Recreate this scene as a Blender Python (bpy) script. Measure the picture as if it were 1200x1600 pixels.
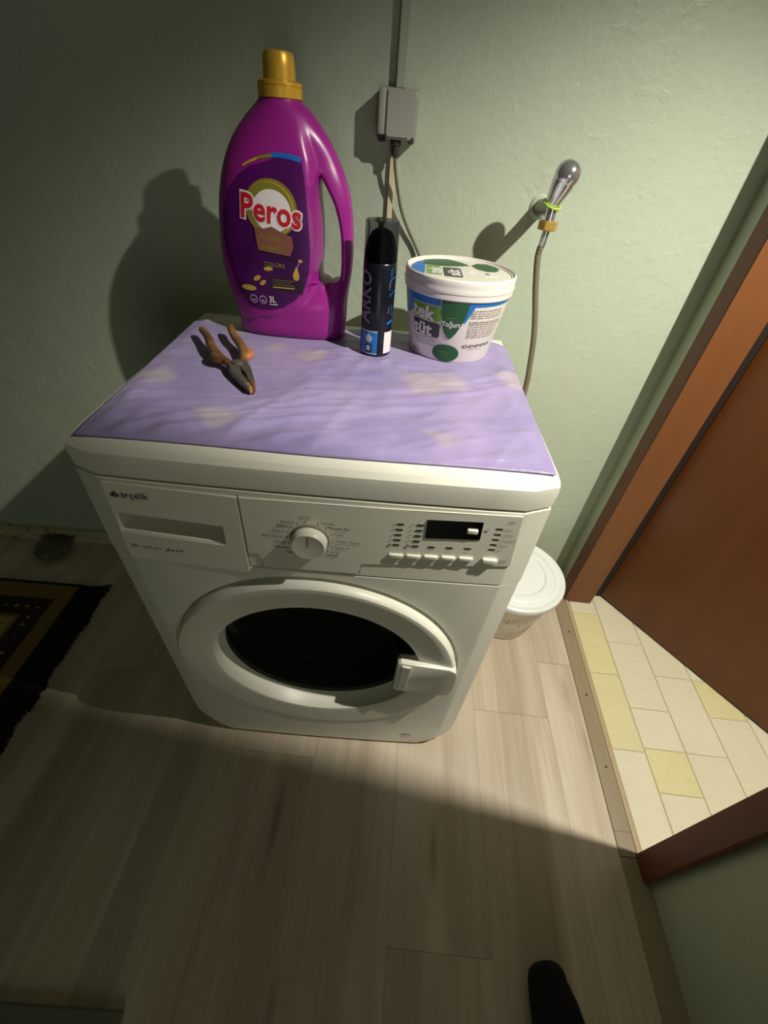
import bpy, bmesh, math, random
from mathutils import Vector, Matrix, noise
from math import sin, cos, pi, radians as rad, sqrt

# ------------------------------------------------------------------ clear
for o in list(bpy.data.objects): bpy.data.objects.remove(o, do_unlink=True)
S = bpy.context.scene
COL = S.collection

# ------------------------------------------------------------------ camera
cam = bpy.data.cameras.new('camera'); camo = bpy.data.objects.new('camera', cam); COL.objects.link(camo)
camo.location = (0.081, -0.433, 1.120)
camo.rotation_euler = (rad(48.674), rad(-4.262), rad(2.702))
cam.sensor_fit = 'VERTICAL'; cam.sensor_height = 32.0; cam.lens = 32.0*681.0/1600.0
cam.clip_start = 0.01; cam.clip_end = 30
S.camera = camo

# ------------------------------------------------------------------ light
W = bpy.data.worlds.new('world'); S.world = W; W.use_nodes = True
W.node_tree.nodes['Background'].inputs[0].default_value = (0.75, 0.85, 1.0, 1)
W.node_tree.nodes['Background'].inputs[1].default_value = 0.0
# a hand torch held in the doorway, pointing down past the washing machine
L = bpy.data.lights.new('torch', 'SPOT'); L.energy = 110; L.color = (1.0, 0.945, 0.82); L.shadow_soft_size = 0.011
L.spot_size = rad(111); L.spot_blend = 0.76
lo = bpy.data.objects.new('torch', L); lo.location = (0.82, -0.216, 1.768); COL.objects.link(lo)
lo.rotation_euler = Vector((-.17, .17, -1)).to_track_quat('-Z', 'Y').to_euler()
# added fill light behind the camera to brighten the machine front, no real lamp
L2 = bpy.data.lights.new('room_fill', 'AREA'); L2.shape = 'DISK'; L2.size = 0.8; L2.energy = 4.9; L2.color = (0.95, 0.95, 0.80)
lo2 = bpy.data.objects.new('room_fill', L2); lo2.location = (0.50, -2.25, 0.70); COL.objects.link(lo2)
lo2.rotation_euler = Vector((-.25, 1, .02)).to_track_quat('-Z', 'Y').to_euler()
S.view_settings.view_transform = 'Standard'; S.view_settings.look = 'None'
S.view_settings.exposure = 0.0; S.view_settings.gamma = 1.0; S.view_settings.use_curve_mapping = False

# ------------------------------------------------------------------ materials
def srgb(r, g, b):
    f = lambda c: (c/255/12.92) if c/255 <= .04045 else ((c/255+.055)/1.055)**2.4
    return (f(r), f(g), f(b), 1)
MATS = {}
def mat(name, col, rough=.5, metal=0., spec=.5, coat=0., trans=0., alpha=1., ior=1.5, bump=None, sheen=0):
    if name in MATS: return MATS[name]
    m = bpy.data.materials.new(name); m.use_nodes = True; MATS[name] = m
    b = m.node_tree.nodes['Principled BSDF']
    b.inputs['Base Color'].default_value = col; b.inputs['Roughness'].default_value = rough
    b.inputs['Metallic'].default_value = metal; b.inputs['Specular IOR Level'].default_value = spec
    b.inputs['Coat Weight'].default_value = coat; b.inputs['Transmission Weight'].default_value = trans
    b.inputs['Alpha'].default_value = alpha; b.inputs['IOR'].default_value = ior
    b.inputs['Sheen Weight'].default_value = sheen
    if bump:
        sc, st, dist = bump
        add_bump(m, [(sc, st)], dist)
    return m
def N(m, t, **k):
    n = m.node_tree.nodes.new(t)
    for a, v in k.items(): setattr(n, a, v)
    return n
def LK(m, a, b): m.node_tree.links.new(a, b)
def coords(m, scale=(1,1,1), rot=(0,0,0), loc=(0,0,0), use='Object'):
    tc = N(m, 'ShaderNodeTexCoord'); mp = N(m, 'ShaderNodeMapping')
    mp.inputs['Scale'].default_value = scale; mp.inputs['Rotation'].default_value = rot; mp.inputs['Location'].default_value = loc
    LK(m, tc.outputs[use], mp.inputs[0]); return mp.outputs[0]
def noise_n(m, vec, scale, detail=4, rough=.55, dist=0):
    n = N(m, 'ShaderNodeTexNoise'); n.inputs['Scale'].default_value = scale; n.inputs['Detail'].default_value = detail
    n.inputs['Roughness'].default_value = rough; n.inputs['Distortion'].default_value = dist
    LK(m, vec, n.inputs['Vector']); return n.outputs['Fac']
def ramp(m, fac, stops):
    r = N(m, 'ShaderNodeValToRGB'); e = r.color_ramp.elements
    e[0].position, e[0].color = stops[0]; e[1].position, e[1].color = stops[1]
    for p, c in stops[2:]:
        x = e.new(p); x.color = c
    LK(m, fac, r.inputs[0]); return r.outputs[0]
def mix(m, fac, a, b, mode='MIX'):
    n = N(m, 'ShaderNodeMix', data_type='RGBA', blend_type=mode)
    if isinstance(fac, (int, float)): n.inputs[0].default_value = fac
    else: LK(m, fac, n.inputs[0])
    for i, v in ((6, a), (7, b)):
        if isinstance(v, tuple): n.inputs[i].default_value = v
        else: LK(m, v, n.inputs[i])
    return n.outputs[2]
def math_n(m, op, a, b=None):
    n = N(m, 'ShaderNodeMath', operation=op)
    for i, v in ((0, a), (1, b)):
        if v is None: continue
        if isinstance(v, (int, float)): n.inputs[i].default_value = v
        else: LK(m, v, n.inputs[i])
    return n.outputs[0]
def add_bump(m, layers, dist=.002, extra=None, stretch=(1,1,1)):
    b = m.node_tree.nodes['Principled BSDF']; v = coords(m, stretch); h = None
    for sc, st in layers:
        x = math_n(m, 'MULTIPLY', noise_n(m, v, sc, 5), st)
        h = x if h is None else math_n(m, 'ADD', h, x)
    if extra is not None: h = math_n(m, 'ADD', h, extra)
    bp = N(m, 'ShaderNodeBump'); bp.inputs['Distance'].default_value = dist; bp.inputs['Strength'].default_value = 1
    LK(m, h, bp.inputs['Height']); LK(m, bp.outputs[0], b.inputs['Normal'])
BSDF = lambda m: m.node_tree.nodes['Principled BSDF']

# painted plaster
M_wall = mat('mint_plaster', srgb(186, 208, 176), .42, spec=.35)
def _w():
    m = M_wall; v = coords(m)
    c = ramp(m, noise_n(m, v, 3.2, 5), [(.3, srgb(184, 191, 170)), (.7, srgb(178, 193, 174))])
    LK(m, c, BSDF(m).inputs['Base Color'])
    vo = N(m, 'ShaderNodeTexNoise'); vo.inputs['Scale'].default_value = 22; vo.inputs['Detail'].default_value = 3; vo.inputs['Distortion'].default_value = 1.5
    LK(m, v, vo.inputs['Vector'])
    r = ramp(m, vo.outputs['Fac'], [(.60, (0,0,0,1)), (.70, (1,1,1,1))])
    ex = math_n(m, 'MULTIPLY', r, .10)
    add_bump(m, [(5, 1.3), (26, .40), (90, .22), (200, .08)], .0032, ex)
_w()
M_ceil = mat('ceiling_paint', srgb(190, 200, 185), .8)
M_hall = mat('hall_paint', srgb(215, 212, 190), .7)
M_white = mat('white_enamel', srgb(228, 227, 214), .38, spec=.5)
M_plas = mat('white_plastic', srgb(224, 222, 207), .33, spec=.45)
M_plas2 = mat('warm_white_plastic', srgb(222, 218, 204), .35)
M_inkg = mat('grey_ink', srgb(120, 116, 102), .5)
M_inkd = mat('dark_ink', srgb(48, 47, 42), .5)
M_logo = mat('logo_grey', srgb(96, 96, 90), .35, metal=.3)
M_black = mat('black_display', srgb(6, 7, 9), .12)
M_led = mat('dark_indicator', srgb(20, 19, 16), .3)
M_glass = mat('door_glass', (.14, .15, .14, 1), .12, trans=.92, ior=1.04, coat=.0)
M_steel = mat('drum_steel', srgb(96, 92, 88), .35, metal=.9)
M_rub = mat('grey_rubber', srgb(52, 52, 48), .6)
M_dark = mat('dark_cavity', srgb(24, 24, 22), .7)
M_purple = mat('magenta_plastic', srgb(152, 34, 136), .30, spec=.5)
M_gold = mat('gold_plastic', srgb(222, 176, 60), .36, metal=.35)
M_red = mat('red_print', srgb(196, 26, 40), .4)
M_pw = mat('white_print', srgb(232, 226, 226), .4)
M_lab = mat('aubergine_label', srgb(80, 8, 92), .35)
def _l():
    m = M_lab; v = coords(m)
    c = ramp(m, noise_n(m, v, 9, 2), [(.3, srgb(48, 6, 62)), (.7, srgb(96, 10, 108))]); LK(m, c, BSDF(m).inputs['Base Color'])
_l()
M_olive = mat('olive_gold_print', srgb(132, 124, 44), .4)
M_cop = mat('copper_print', srgb(130, 82, 66), .4)
M_goldp = mat('gold_print', srgb(190, 158, 66), .4)
M_blackp = mat('dark_print', srgb(42, 20, 42), .4)
M_blue = mat('blue_print', srgb(22, 108, 190), .4)
M_lilp = mat('pale_lilac_print', srgb(176, 140, 180), .4)
M_green = mat('dark_green_print', srgb(28, 84, 44), .4)
M_lime = mat('leaf_green_print', srgb(104, 156, 40), .4)
M_grad = mat('blue_fade_print', srgb(30, 116, 196), .4)
M_tub = mat('tub_white', srgb(226, 220, 214), .38)
M_tg = mat('text_grey_print', srgb(150, 146, 138), .5)
M_charc = mat('charcoal_print', srgb(56, 62, 60), .4)
M_pale = mat('pale_grey_print', srgb(196, 196, 186), .45)
M_lidp = mat('lid_print_base', srgb(212, 212, 198), .4)
M_canb = mat('navy_can', srgb(22, 26, 38), .28, metal=.35)
M_cang = mat('can_grey_print', srgb(122, 118, 126), .35)
M_cap = mat('clear_smoky_cap', (.42, .45, .48, 1), .12, trans=1.0, ior=1.06)
M_act = mat('black_actuator', srgb(16, 18, 24), .4)
M_chrome = mat('chrome', srgb(215, 218, 220), .15, metal=.86)
M_brass = mat('brass', srgb(206, 172, 92), .3, metal=.6)
M_tape = mat('green_sealing_ring', srgb(180, 214, 74), .5)
M_hose = mat('braided_grey_hose', srgb(118, 112, 92), .5, bump=(400, 1, .001))
M_box = mat('grey_socket_plastic', srgb(158, 160, 152), .45)
M_boxd = mat('dark_socket_corner', srgb(50, 48, 44), .6)
M_trunk = mat('grey_trunking', srgb(170, 172, 160), .5)
M_cream = mat('cream_trunking', srgb(216, 206, 168), .5)
M_cable = mat('grey_cable', srgb(112, 106, 92), .5)
M_lidw = mat('glossy_white_lid', srgb(228, 232, 230), .28, spec=.5)
M_tubw = mat('milky_bowl', srgb(222, 214, 198), .35)
M_twig = mat('grey_twig_print', srgb(150, 142, 128), .5)
M_leafr = mat('red_leaf_print', srgb(150, 80, 66), .5)
M_sock = mat('black_sock', srgb(8, 8, 8), .95, sheen=.02, bump=(300, 1, .001))
M_fringe = mat('black_fringe', srgb(14, 12, 11), .95)
M_mat = mat('pale_green_mat', srgb(120, 128, 110), .9, bump=(200, 1, .002))
M_bag = mat('crumpled_plastic', srgb(92, 94, 78), .45)

# door and frame wood
def wood(name, c1, c2, rough, sc, vert='z', coat=.0):
    m = mat(name, c1, rough, coat=coat)
    s = {'z': (14, 14, .8), 'y': (14, .8, 14)}[vert]
    v = coords(m, s)
    c = ramp(m, noise_n(m, v, sc, 6, .6, .6), [(.3, c1), (.7, c2)]); LK(m, c, BSDF(m).inputs['Base Color'])
    return m
M_door = wood('brown_door_laminate', srgb(88, 46, 11), srgb(98, 51, 13), .38, 1.2)
M_frame = wood('lit_brown_frame', srgb(112, 68, 34), srgb(124, 76, 40), .5, 1.4)  # lit tone of the frame brown, for the jamb lining
M_framed = wood('shaded_brown_frame', srgb(92, 46, 28), srgb(104, 54, 32), .5, 1.4)  # same frame brown with the shade of the unlit casings in its colour
M_gap = mat('gap_shade', srgb(26, 12, 6), .7)  # shade inside the hinge gap, put in as a near-black colour
M_sill = wood('taupe_sill_strip', srgb(140, 126, 100), srgb(152, 138, 112), .4, 1.2, 'y')
M_sill2 = wood('pale_sill_edge', srgb(190, 168, 130), srgb(176, 152, 118), .4, 1.2, 'y')

# laminate
M_plank = mat('washed_oak_laminate', srgb(196, 176, 150), .33, spec=.5)
def _p():
    m = M_plank; oi = N(m, 'ShaderNodeObjectInfo')
    tc = N(m, 'ShaderNodeTexCoord')
    off = N(m, 'ShaderNodeVectorMath', operation='SCALE'); LK(m, oi.outputs['Location'], off.inputs[0]); off.inputs['Scale'].default_value = 3.7
    ad = N(m, 'ShaderNodeVectorMath', operation='ADD'); LK(m, tc.outputs['Object'], ad.inputs[0]); LK(m, off.outputs[0], ad.inputs[1])
    mp = N(m, 'ShaderNodeMapping'); mp.inputs['Scale'].default_value = (16, 1.1, 16); LK(m, ad.outputs[0], mp.inputs[0])
    g1 = noise_n(m, mp.outputs[0], 1.6, 6, .6, .5)
    mp2 = N(m, 'ShaderNodeMapping'); mp2.inputs['Scale'].default_value = (60, 2.5, 60); LK(m, ad.outputs[0], mp2.inputs[0])
    g2 = noise_n(m, mp2.outputs[0], 1.5, 4, .6, .3)
    base = ramp(m, g1, [(.28, srgb(188, 173, 152)), (.72, srgb(216, 207, 188)), (.5, srgb(204, 191, 171))])
    fine = ramp(m, g2, [(.3, (.86, .86, .86, 1)), (.7, (1, 1, 1, 1))])
    c = mix(m, .6, base, fine, 'MULTIPLY')
    # three narrow strips printed across each board
    sx = N(m, 'ShaderNodeSeparateXYZ'); LK(m, tc.outputs['Object'], sx.inputs[0])
    strip = math_n(m, 'FLOOR', math_n(m, 'MULTIPLY', math_n(m, 'ADD', sx.outputs[0], .0975), 3/.195))
    wn = N(m, 'ShaderNodeTexWhiteNoise', noise_dimensions='2D')
    cx = N(m, 'ShaderNodeCombineXYZ'); LK(m, strip, cx.inputs[0]); LK(m, oi.outputs['Random'], cx.inputs[1]); LK(m, cx.outputs[0], wn.inputs['Vector'])
    tone = ramp(m, wn.outputs['Value'], [(0, (.84, .82, .79, 1)), (1, (1.06, 1.05, 1.03, 1))])
    c = mix(m, 1.0, c, tone, 'MULTIPLY')
    # knots
    mp3 = N(m, 'ShaderNodeMapping'); mp3.inputs['Scale'].default_value = (20, 3.2, 20); LK(m, ad.outputs[0], mp3.inputs[0])
    vo = N(m, 'ShaderNodeTexVoronoi'); vo.inputs['Scale'].default_value = .55; LK(m, mp3.outputs[0], vo.inputs['Vector'])
    kn = ramp(m, vo.outputs['Distance'], [(.05, (1,1,1,1)), (.14, (0,0,0,1))])
    c = mix(m, math_n(m, 'MULTIPLY', kn, .45), c, srgb(110, 88, 66))
    LK(m, c, BSDF(m).inputs['Base Color'])
_p()
M_core = mat('subfloor_dark', srgb(160, 142, 118), .8)
# hall tiles
def tilemat(name, c0, c1):
    m = mat(name, c0, .3); oi = N(m, 'ShaderNodeObjectInfo')
    a = ramp(m, oi.outputs['Random'], [(0, c0), (1, c1)])
    tc = N(m, 'ShaderNodeTexCoord'); sc = N(m, 'ShaderNodeVectorMath', operation='ADD'); LK(m, tc.outputs['Object'], sc.inputs[0]); LK(m, oi.outputs['Location'], sc.inputs[1])
    mp = N(m, 'ShaderNodeMapping'); mp.inputs['Scale'].default_value = (22, 60, 30); mp.inputs['Rotation'].default_value = (0, 0, .5); LK(m, sc.outputs[0], mp.inputs[0])
    w = noise_n(m, mp.outputs[0], 1.2, 3, .5, 1.6)
    big = noise_n(m, sc.outputs[0], 7, 3)
    c = mix(m, .16, a, ramp(m, w, [(.3, (.82, .82, .70, 1)), (.7, (1, 1, 1, 1))]), 'MULTIPLY')
    c = mix(m, .35, c, ramp(m, big, [(.3, (.86, .85, .84, 1)), (.7, (1, 1, 1, 1))]), 'MULTIPLY')
    LK(m, c, BSDF(m).inputs['Base Color'])
    bp = N(m, 'ShaderNodeBump'); bp.inputs['Distance'].default_value = .0016; LK(m, w, bp.inputs['Height']); LK(m, bp.outputs[0], BSDF(m).inputs['Normal'])
    return m
M_tile = tilemat('cream_tile', srgb(220, 212, 184), srgb(224, 217, 194))
M_tiley = tilemat('yellow_cream_tile', srgb(220, 210, 160), srgb(218, 210, 166))
M_grout = mat('cream_grout', srgb(196, 186, 148), .8)
# dirty baseboard
M_base = mat('dirty_cream_baseboard', srgb(196, 188, 152), .6)
def _b():
    m = M_base; v = coords(m)
    c = ramp(m, noise_n(m, v, 30, 5), [(.30, srgb(80, 72, 50)), (.42, srgb(186, 182, 150))]); LK(m, c, BSDF(m).inputs['Base Color'])
_b()
# satin cloth
M_cloth = mat('lilac_satin', srgb(176, 154, 206), .38, spec=.5, sheen=.1)
def _c():
    m = M_cloth; v = coords(m)
    b0 = ramp(m, noise_n(m, v, 7, 3), [(.35, srgb(142, 130, 178)), (.65, srgb(162, 148, 190))])
    # printed cloud-like flowers
    nz = N(m, 'ShaderNodeTexNoise'); nz.inputs['Scale'].default_value = 16; nz.inputs['Detail'].default_value = 4; LK(m, v, nz.inputs['Vector'])
    k = None
    for cx_, cy_, r_ in ((.128, .012, .045), (.178, .030, .040), (.155, -.147, .030), (.285, .055, .035), (-.143, -.143, .035), (-.05, .085, .030), (-.262, -.04, .035), (-.125, .105, .028), (-.20, .17, .03)):
        dn = N(m, 'ShaderNodeVectorMath', operation='DISTANCE'); LK(m, v, dn.inputs[0]); dn.inputs[1].default_value = (cx_, cy_, .003)
        x = math_n(m, 'DIVIDE', dn.outputs['Value'], r_)
        x = math_n(m, 'ADD', x, math_n(m, 'MULTIPLY', math_n(m, 'SUBTRACT', nz.outputs['Fac'], .5), 2.6))
        kk = ramp(m, x, [(.50, (1,1,1,1)), (1.15, (0,0,0,1))])
        k = kk if k is None else math_n(m, 'MAXIMUM', k, kk)
    c = mix(m, math_n(m, 'MULTIPLY', k, .62), b0, srgb(180, 168, 168))
    LK(m, c, BSDF(m).inputs['Base Color'])
    add_bump(m, [(13, .9), (34, .30), (90, .06)], .0065, stretch=(.55, 1.7, 1))
_c()
M_tip = mat('orange_brown_grip', srgb(130, 92, 46), .4)
def _g():
    m = M_tip; v = coords(m)
    c = ramp(m, noise_n(m, v, 26, 4), [(.35, srgb(84, 54, 30)), (.65, srgb(142, 108, 62))]); LK(m, c, BSDF(m).inputs['Base Color'])
_g()
M_grip2 = mat('orange_grip_flare', srgb(178, 112, 74), .45)
M_iron = mat('worn_steel', srgb(128, 122, 112), .45, metal=.7, bump=(150, 1, .0006))
M_rust = mat('rusty_tip', srgb(140, 84, 56), .6, metal=.3)
# rug
M_rug = mat('patterned_carpet', srgb(120, 90, 40), .95)
def _r():
    m = M_rug; tc = N(m, 'ShaderNodeTexCoord'); s = N(m, 'ShaderNodeSeparateXYZ'); LK(m, tc.outputs['Object'], s.inputs[0])
    # rug corner at local (0,0), extends to -x and -y
    dx = math_n(m, 'MULTIPLY', s.outputs[0], -1); dy = math_n(m, 'MULTIPLY', s.outputs[1], -1)
    dx2 = math_n(m, 'ADD', s.outputs[0], 1.15); dy2 = math_n(m, 'ADD', s.outputs[1], .86)
    d = math_n(m, 'MINIMUM', math_n(m, 'MINIMUM', dx, dy), math_n(m, 'MINIMUM', dx2, dy2))
    gold = srgb(132, 104, 48); dk = srgb(48, 34, 26); bei = srgb(170, 148, 106); red = srgb(90, 52, 34)
    v = coords(m)
    vo = N(m, 'ShaderNodeTexVoronoi', distance='MANHATTAN'); vo.inputs['Scale'].default_value = 34; vo.inputs['Randomness'].default_value = .2; LK(m, v, vo.inputs['Vector'])
    orn = ramp(m, vo.outputs['Distance'], [(.28, bei), (.36, dk)])
    orn2 = ramp(m, vo.outputs['Distance'], [(.3, red), (.4, bei)])
    def step(x): return math_n(m, 'GREATER_THAN', d, x)
    c = mix(m, step(.052), gold, dk)
    c = mix(m, step(.062), c, orn)
    c = mix(m, step(.105), c, dk)
    c = mix(m, step(.112), c, gold)
    c = mix(m, step(.122), c, orn2)
    c = mix(m, step(.165), c, dk)
    c = mix(m, step(.175), c, bei)
    c = mix(m, step(.25), c, orn)
    LK(m, c, BSDF(m).inputs['Base Color'])
_r()

# ------------------------------------------------------------------ helpers
ORG = {}
def thing(name, label, cat, loc=(0,0,0), group=None):
    o = bpy.data.objects.new(name, None); COL.objects.link(o); o.location = loc; o.empty_display_size = .05
    o['label'] = label; o['category'] = cat
    if group: o['group'] = group
    ORG[o.name] = Vector(loc); return o
def put(name, bm, mats, parent=None, smooth=None, label=None, kind=None, cat=None, org=None, loc=None, normals=True):
    """link bm (world coordinates) as one mesh object"""
    me = bpy.data.meshes.new(name)
    if normals: bmesh.ops.recalc_face_normals(bm, faces=bm.faces)
    o_ = ORG[parent.name] if parent is not None else Vector(org or (0,0,0))
    if o_.length: bmesh.ops.translate(bm, verts=bm.verts, vec=-o_)
    if smooth is not None:
        for f in bm.faces: f.smooth = True
        a = rad(smooth)
        for e in bm.edges:
            if len(e.link_faces) == 2 and e.calc_face_angle(0) > a: e.smooth = False
    bm.to_mesh(me); bm.free()
    for m in (mats if isinstance(mats, (list, tuple)) else [mats]): me.materials.append(m)
    o = bpy.data.objects.new(name, me); COL.objects.link(o)
    if parent is not None: o.parent = parent
    else: o.location = o_
    ORG[o.name] = o_.copy()
    if label: o['label'] = label
    if kind: o['kind'] = kind
    if cat: o['category'] = cat
    return o
NB = bmesh.new
def box(bm, x0, x1, y0, y1, z0, z1, bev=0, seg=2, mi=0):
    g = bmesh.ops.create_cube(bm, size=1)['verts']
    for v in g: v.co = Vector((x0+(v.co.x+.5)*(x1-x0), y0+(v.co.y+.5)*(y1-y0), z0+(v.co.z+.5)*(z1-z0)))
    fs = set(f for v in g for f in v.link_faces)
    for f in fs: f.material_index = mi
    if bev: bmesh.ops.bevel(bm, geom=list({e for v in g for e in v.link_edges}), offset=bev, segments=seg, affect='EDGES', profile=.5)
    return bm
def lathe(bm, prof, cen, n=48, axis='z', mi=0, close=False):
    """prof: (r, h) list; axis z up or y (h grows toward -y)"""
    rings = []
    for r, h in prof:
        ring = []
        if r < 1e-6:
            p = Vector((0,0,h)) if axis == 'z' else Vector((0,-h,0)); ring = [bm.verts.new(Vector(cen)+p)]
        else:
            for i in range(n):
                a = 2*pi*i/n
                p = Vector((r*cos(a), r*sin(a), h)) if axis == 'z' else Vector((r*cos(a), -h, r*sin(a)))
                ring.append(bm.verts.new(Vector(cen)+p))
        rings.append(ring)
    pairs = list(zip(rings, rings[1:]))
    if close: pairs.append((rings[-1], rings[0]))
    for a, b in pairs:
        for i in range(n):
            j = (i+1) % n
            if len(a) == 1 and len(b) == 1: continue
            if len(a) == 1: f = bm.faces.new((a[0], b[i], b[j]))
            elif len(b) == 1: f = bm.faces.new((a[i], a[j], b[0]))
            else: f = bm.faces.new((a[i], a[j], b[j], b[i]))
            f.material_index = mi
    return bm
def spline(pts, sub=8):
    P = [Vector(p) for p in pts]; out = []
    for i in range(len(P)-1):
        p0 = P[max(i-1,0)]; p1 = P[i]; p2 = P[i+1]; p3 = P[min(i+2,len(P)-1)]
        for k in range(sub):
            t = k/sub
            out.append(.5*((2*p1)+(p2-p0)*t+(2*p0-5*p1+4*p2-p3)*t*t+(3*p1-p0-3*p2+p3)*t**3))
    out.append(P[-1]); return out
def tube(bm, pts, r, n=12, mi=0, flat=1.0, up=(0,0,1)):
    rs = r if isinstance(r, (list, tuple)) else [r]*len(pts); rings = []; U = Vector(up)
    for i, p in enumerate(pts):
        t = (pts[min(i+1,len(pts)-1)]-pts[max(i-1,0)]).normalized()
        a = t.cross(U)
        if a.length < 1e-3: a = t.cross(Vector((1,0,0)))
        a.normalize(); b = a.cross(t).normalized()
        rings.append([bm.verts.new(p+a*cos(2*pi*k/n)*rs[i]+b*sin(2*pi*k/n)*rs[i]*flat) for k in range(n)])
    for A, B in zip(rings, rings[1:]):
        for k in range(n): bm.faces.new((A[k], A[(k+1)%n], B[(k+1)%n], B[k])).material_index = mi
    for R_ in (rings[0], rings[-1][::-1]): bm.faces.new(R_).material_index = mi
    return bm
def loft(bm, loops, mi=0, cap=(True, True)):
    vs = [[bm.verts.new(p) for p in l] for l in loops]; n = len(vs[0])
    for A, B in zip(vs, vs[1:]):
        for k in range(n): bm.faces.new((A[k], A[(k+1)%n], B[(k+1)%n], B[k])).material_index = mi
    if cap[0]: bm.faces.new(vs[0][::-1]).material_index = mi
    if cap[1]: bm.faces.new(vs[-1]).material_index = mi
    return bm
def extrude_poly(bm, pts, f0, f1, bev=0, mi=0):
    """pts 2-D outline; f0,f1 map (u,v)->xyz for both faces"""
    A = [bm.verts.new(f0(*p)) for p in pts]; B = [bm.verts.new(f1(*p)) for p in pts]; n = len(pts)
    fa = bm.faces.new(A[::-1]); fb = bm.faces.new(B); sides = []
    for k in range(n): sides.append(bm.faces.new((A[k], A[(k+1)%n], B[(k+1)%n], B[k])))
    for f in [fa, fb]+sides: f.material_index = mi
    if bev: bmesh.ops.bevel(bm, geom=list(fb.edges), offset=bev, segments=2, affect='EDGES')
    return bm
def boolean(target, cutter_bm, op='DIFFERENCE'):
    tb_ = NB(); tb_.from_mesh(target.data); bmesh.ops.triangulate(tb_, faces=tb_.faces); tb_.to_mesh(target.data); tb_.free()
    bmesh.ops.triangulate(cutter_bm, faces=cutter_bm.faces)
    me = bpy.data.meshes.new('cut'); bmesh.ops.recalc_face_normals(cutter_bm, faces=cutter_bm.faces); cutter_bm.to_mesh(me); cutter_bm.free()
    c = bpy.data.objects.new('cut', me); COL.objects.link(c)
    bpy.context.view_layer.update()
    c.matrix_world = target.matrix_world.copy() if False else Matrix.Identity(4)
    md = target.modifiers.new('b', 'BOOLEAN'); md.operation = op; md.object = c; md.solver = 'EXACT'
    bpy.context.view_layer.update()
    dg = bpy.context.evaluated_depsgraph_get(); new = bpy.data.meshes.new_from_object(target.evaluated_get(dg))
    target.modifiers.clear(); target.data = new
    bpy.data.objects.remove(c, do_unlink=True)
def sharpen(o, deg=32):
    bm = NB(); bm.from_mesh(o.data)
    for f in bm.faces: f.smooth = True
    for e in bm.edges:
        e.smooth = not (len(e.link_faces) != 2 or e.calc_face_angle(0) > rad(deg))
    bm.to_mesh(o.data); bm.free()
def lerp_tab(tab, x):
    if x <= tab[0][0]: return tab[0][1]
    for (a, b), (c, d) in zip(tab, tab[1:]):
        if x <= c: return b+(d-b)*(x-a)/(c-a)
    return tab[-1][1]
def smooth_tab(tab, x):
    """catmull-rom through tab"""
    n = len(tab)
    if x <= tab[0][0]: return tab[0][1]
    if x >= tab[-1][0]: return tab[-1][1]
    for i in range(n-1):
        if x <= tab[i+1][0]:
            x0, y0 = tab[i]; x1, y1 = tab[i+1]; t = (x-x0)/(x1-x0)
            m0 = (tab[i+1][1]-tab[max(i-1,0)][1])/(tab[i+1][0]-tab[max(i-1,0)][0])*(x1-x0)
            m1 = (tab[min(i+2,n-1)][1]-y0)/(tab[min(i+2,n-1)][0]-x0)*(x1-x0)
            return (2*t**3-3*t*t+1)*y0+(t**3-2*t*t+t)*m0+(-2*t**3+3*t*t)*y1+(t**3-t*t)*m1
def sstep(a, b, x):
    t = min(1, max(0, (x-a)/(b-a))); return t*t*(3-2*t)

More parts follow.
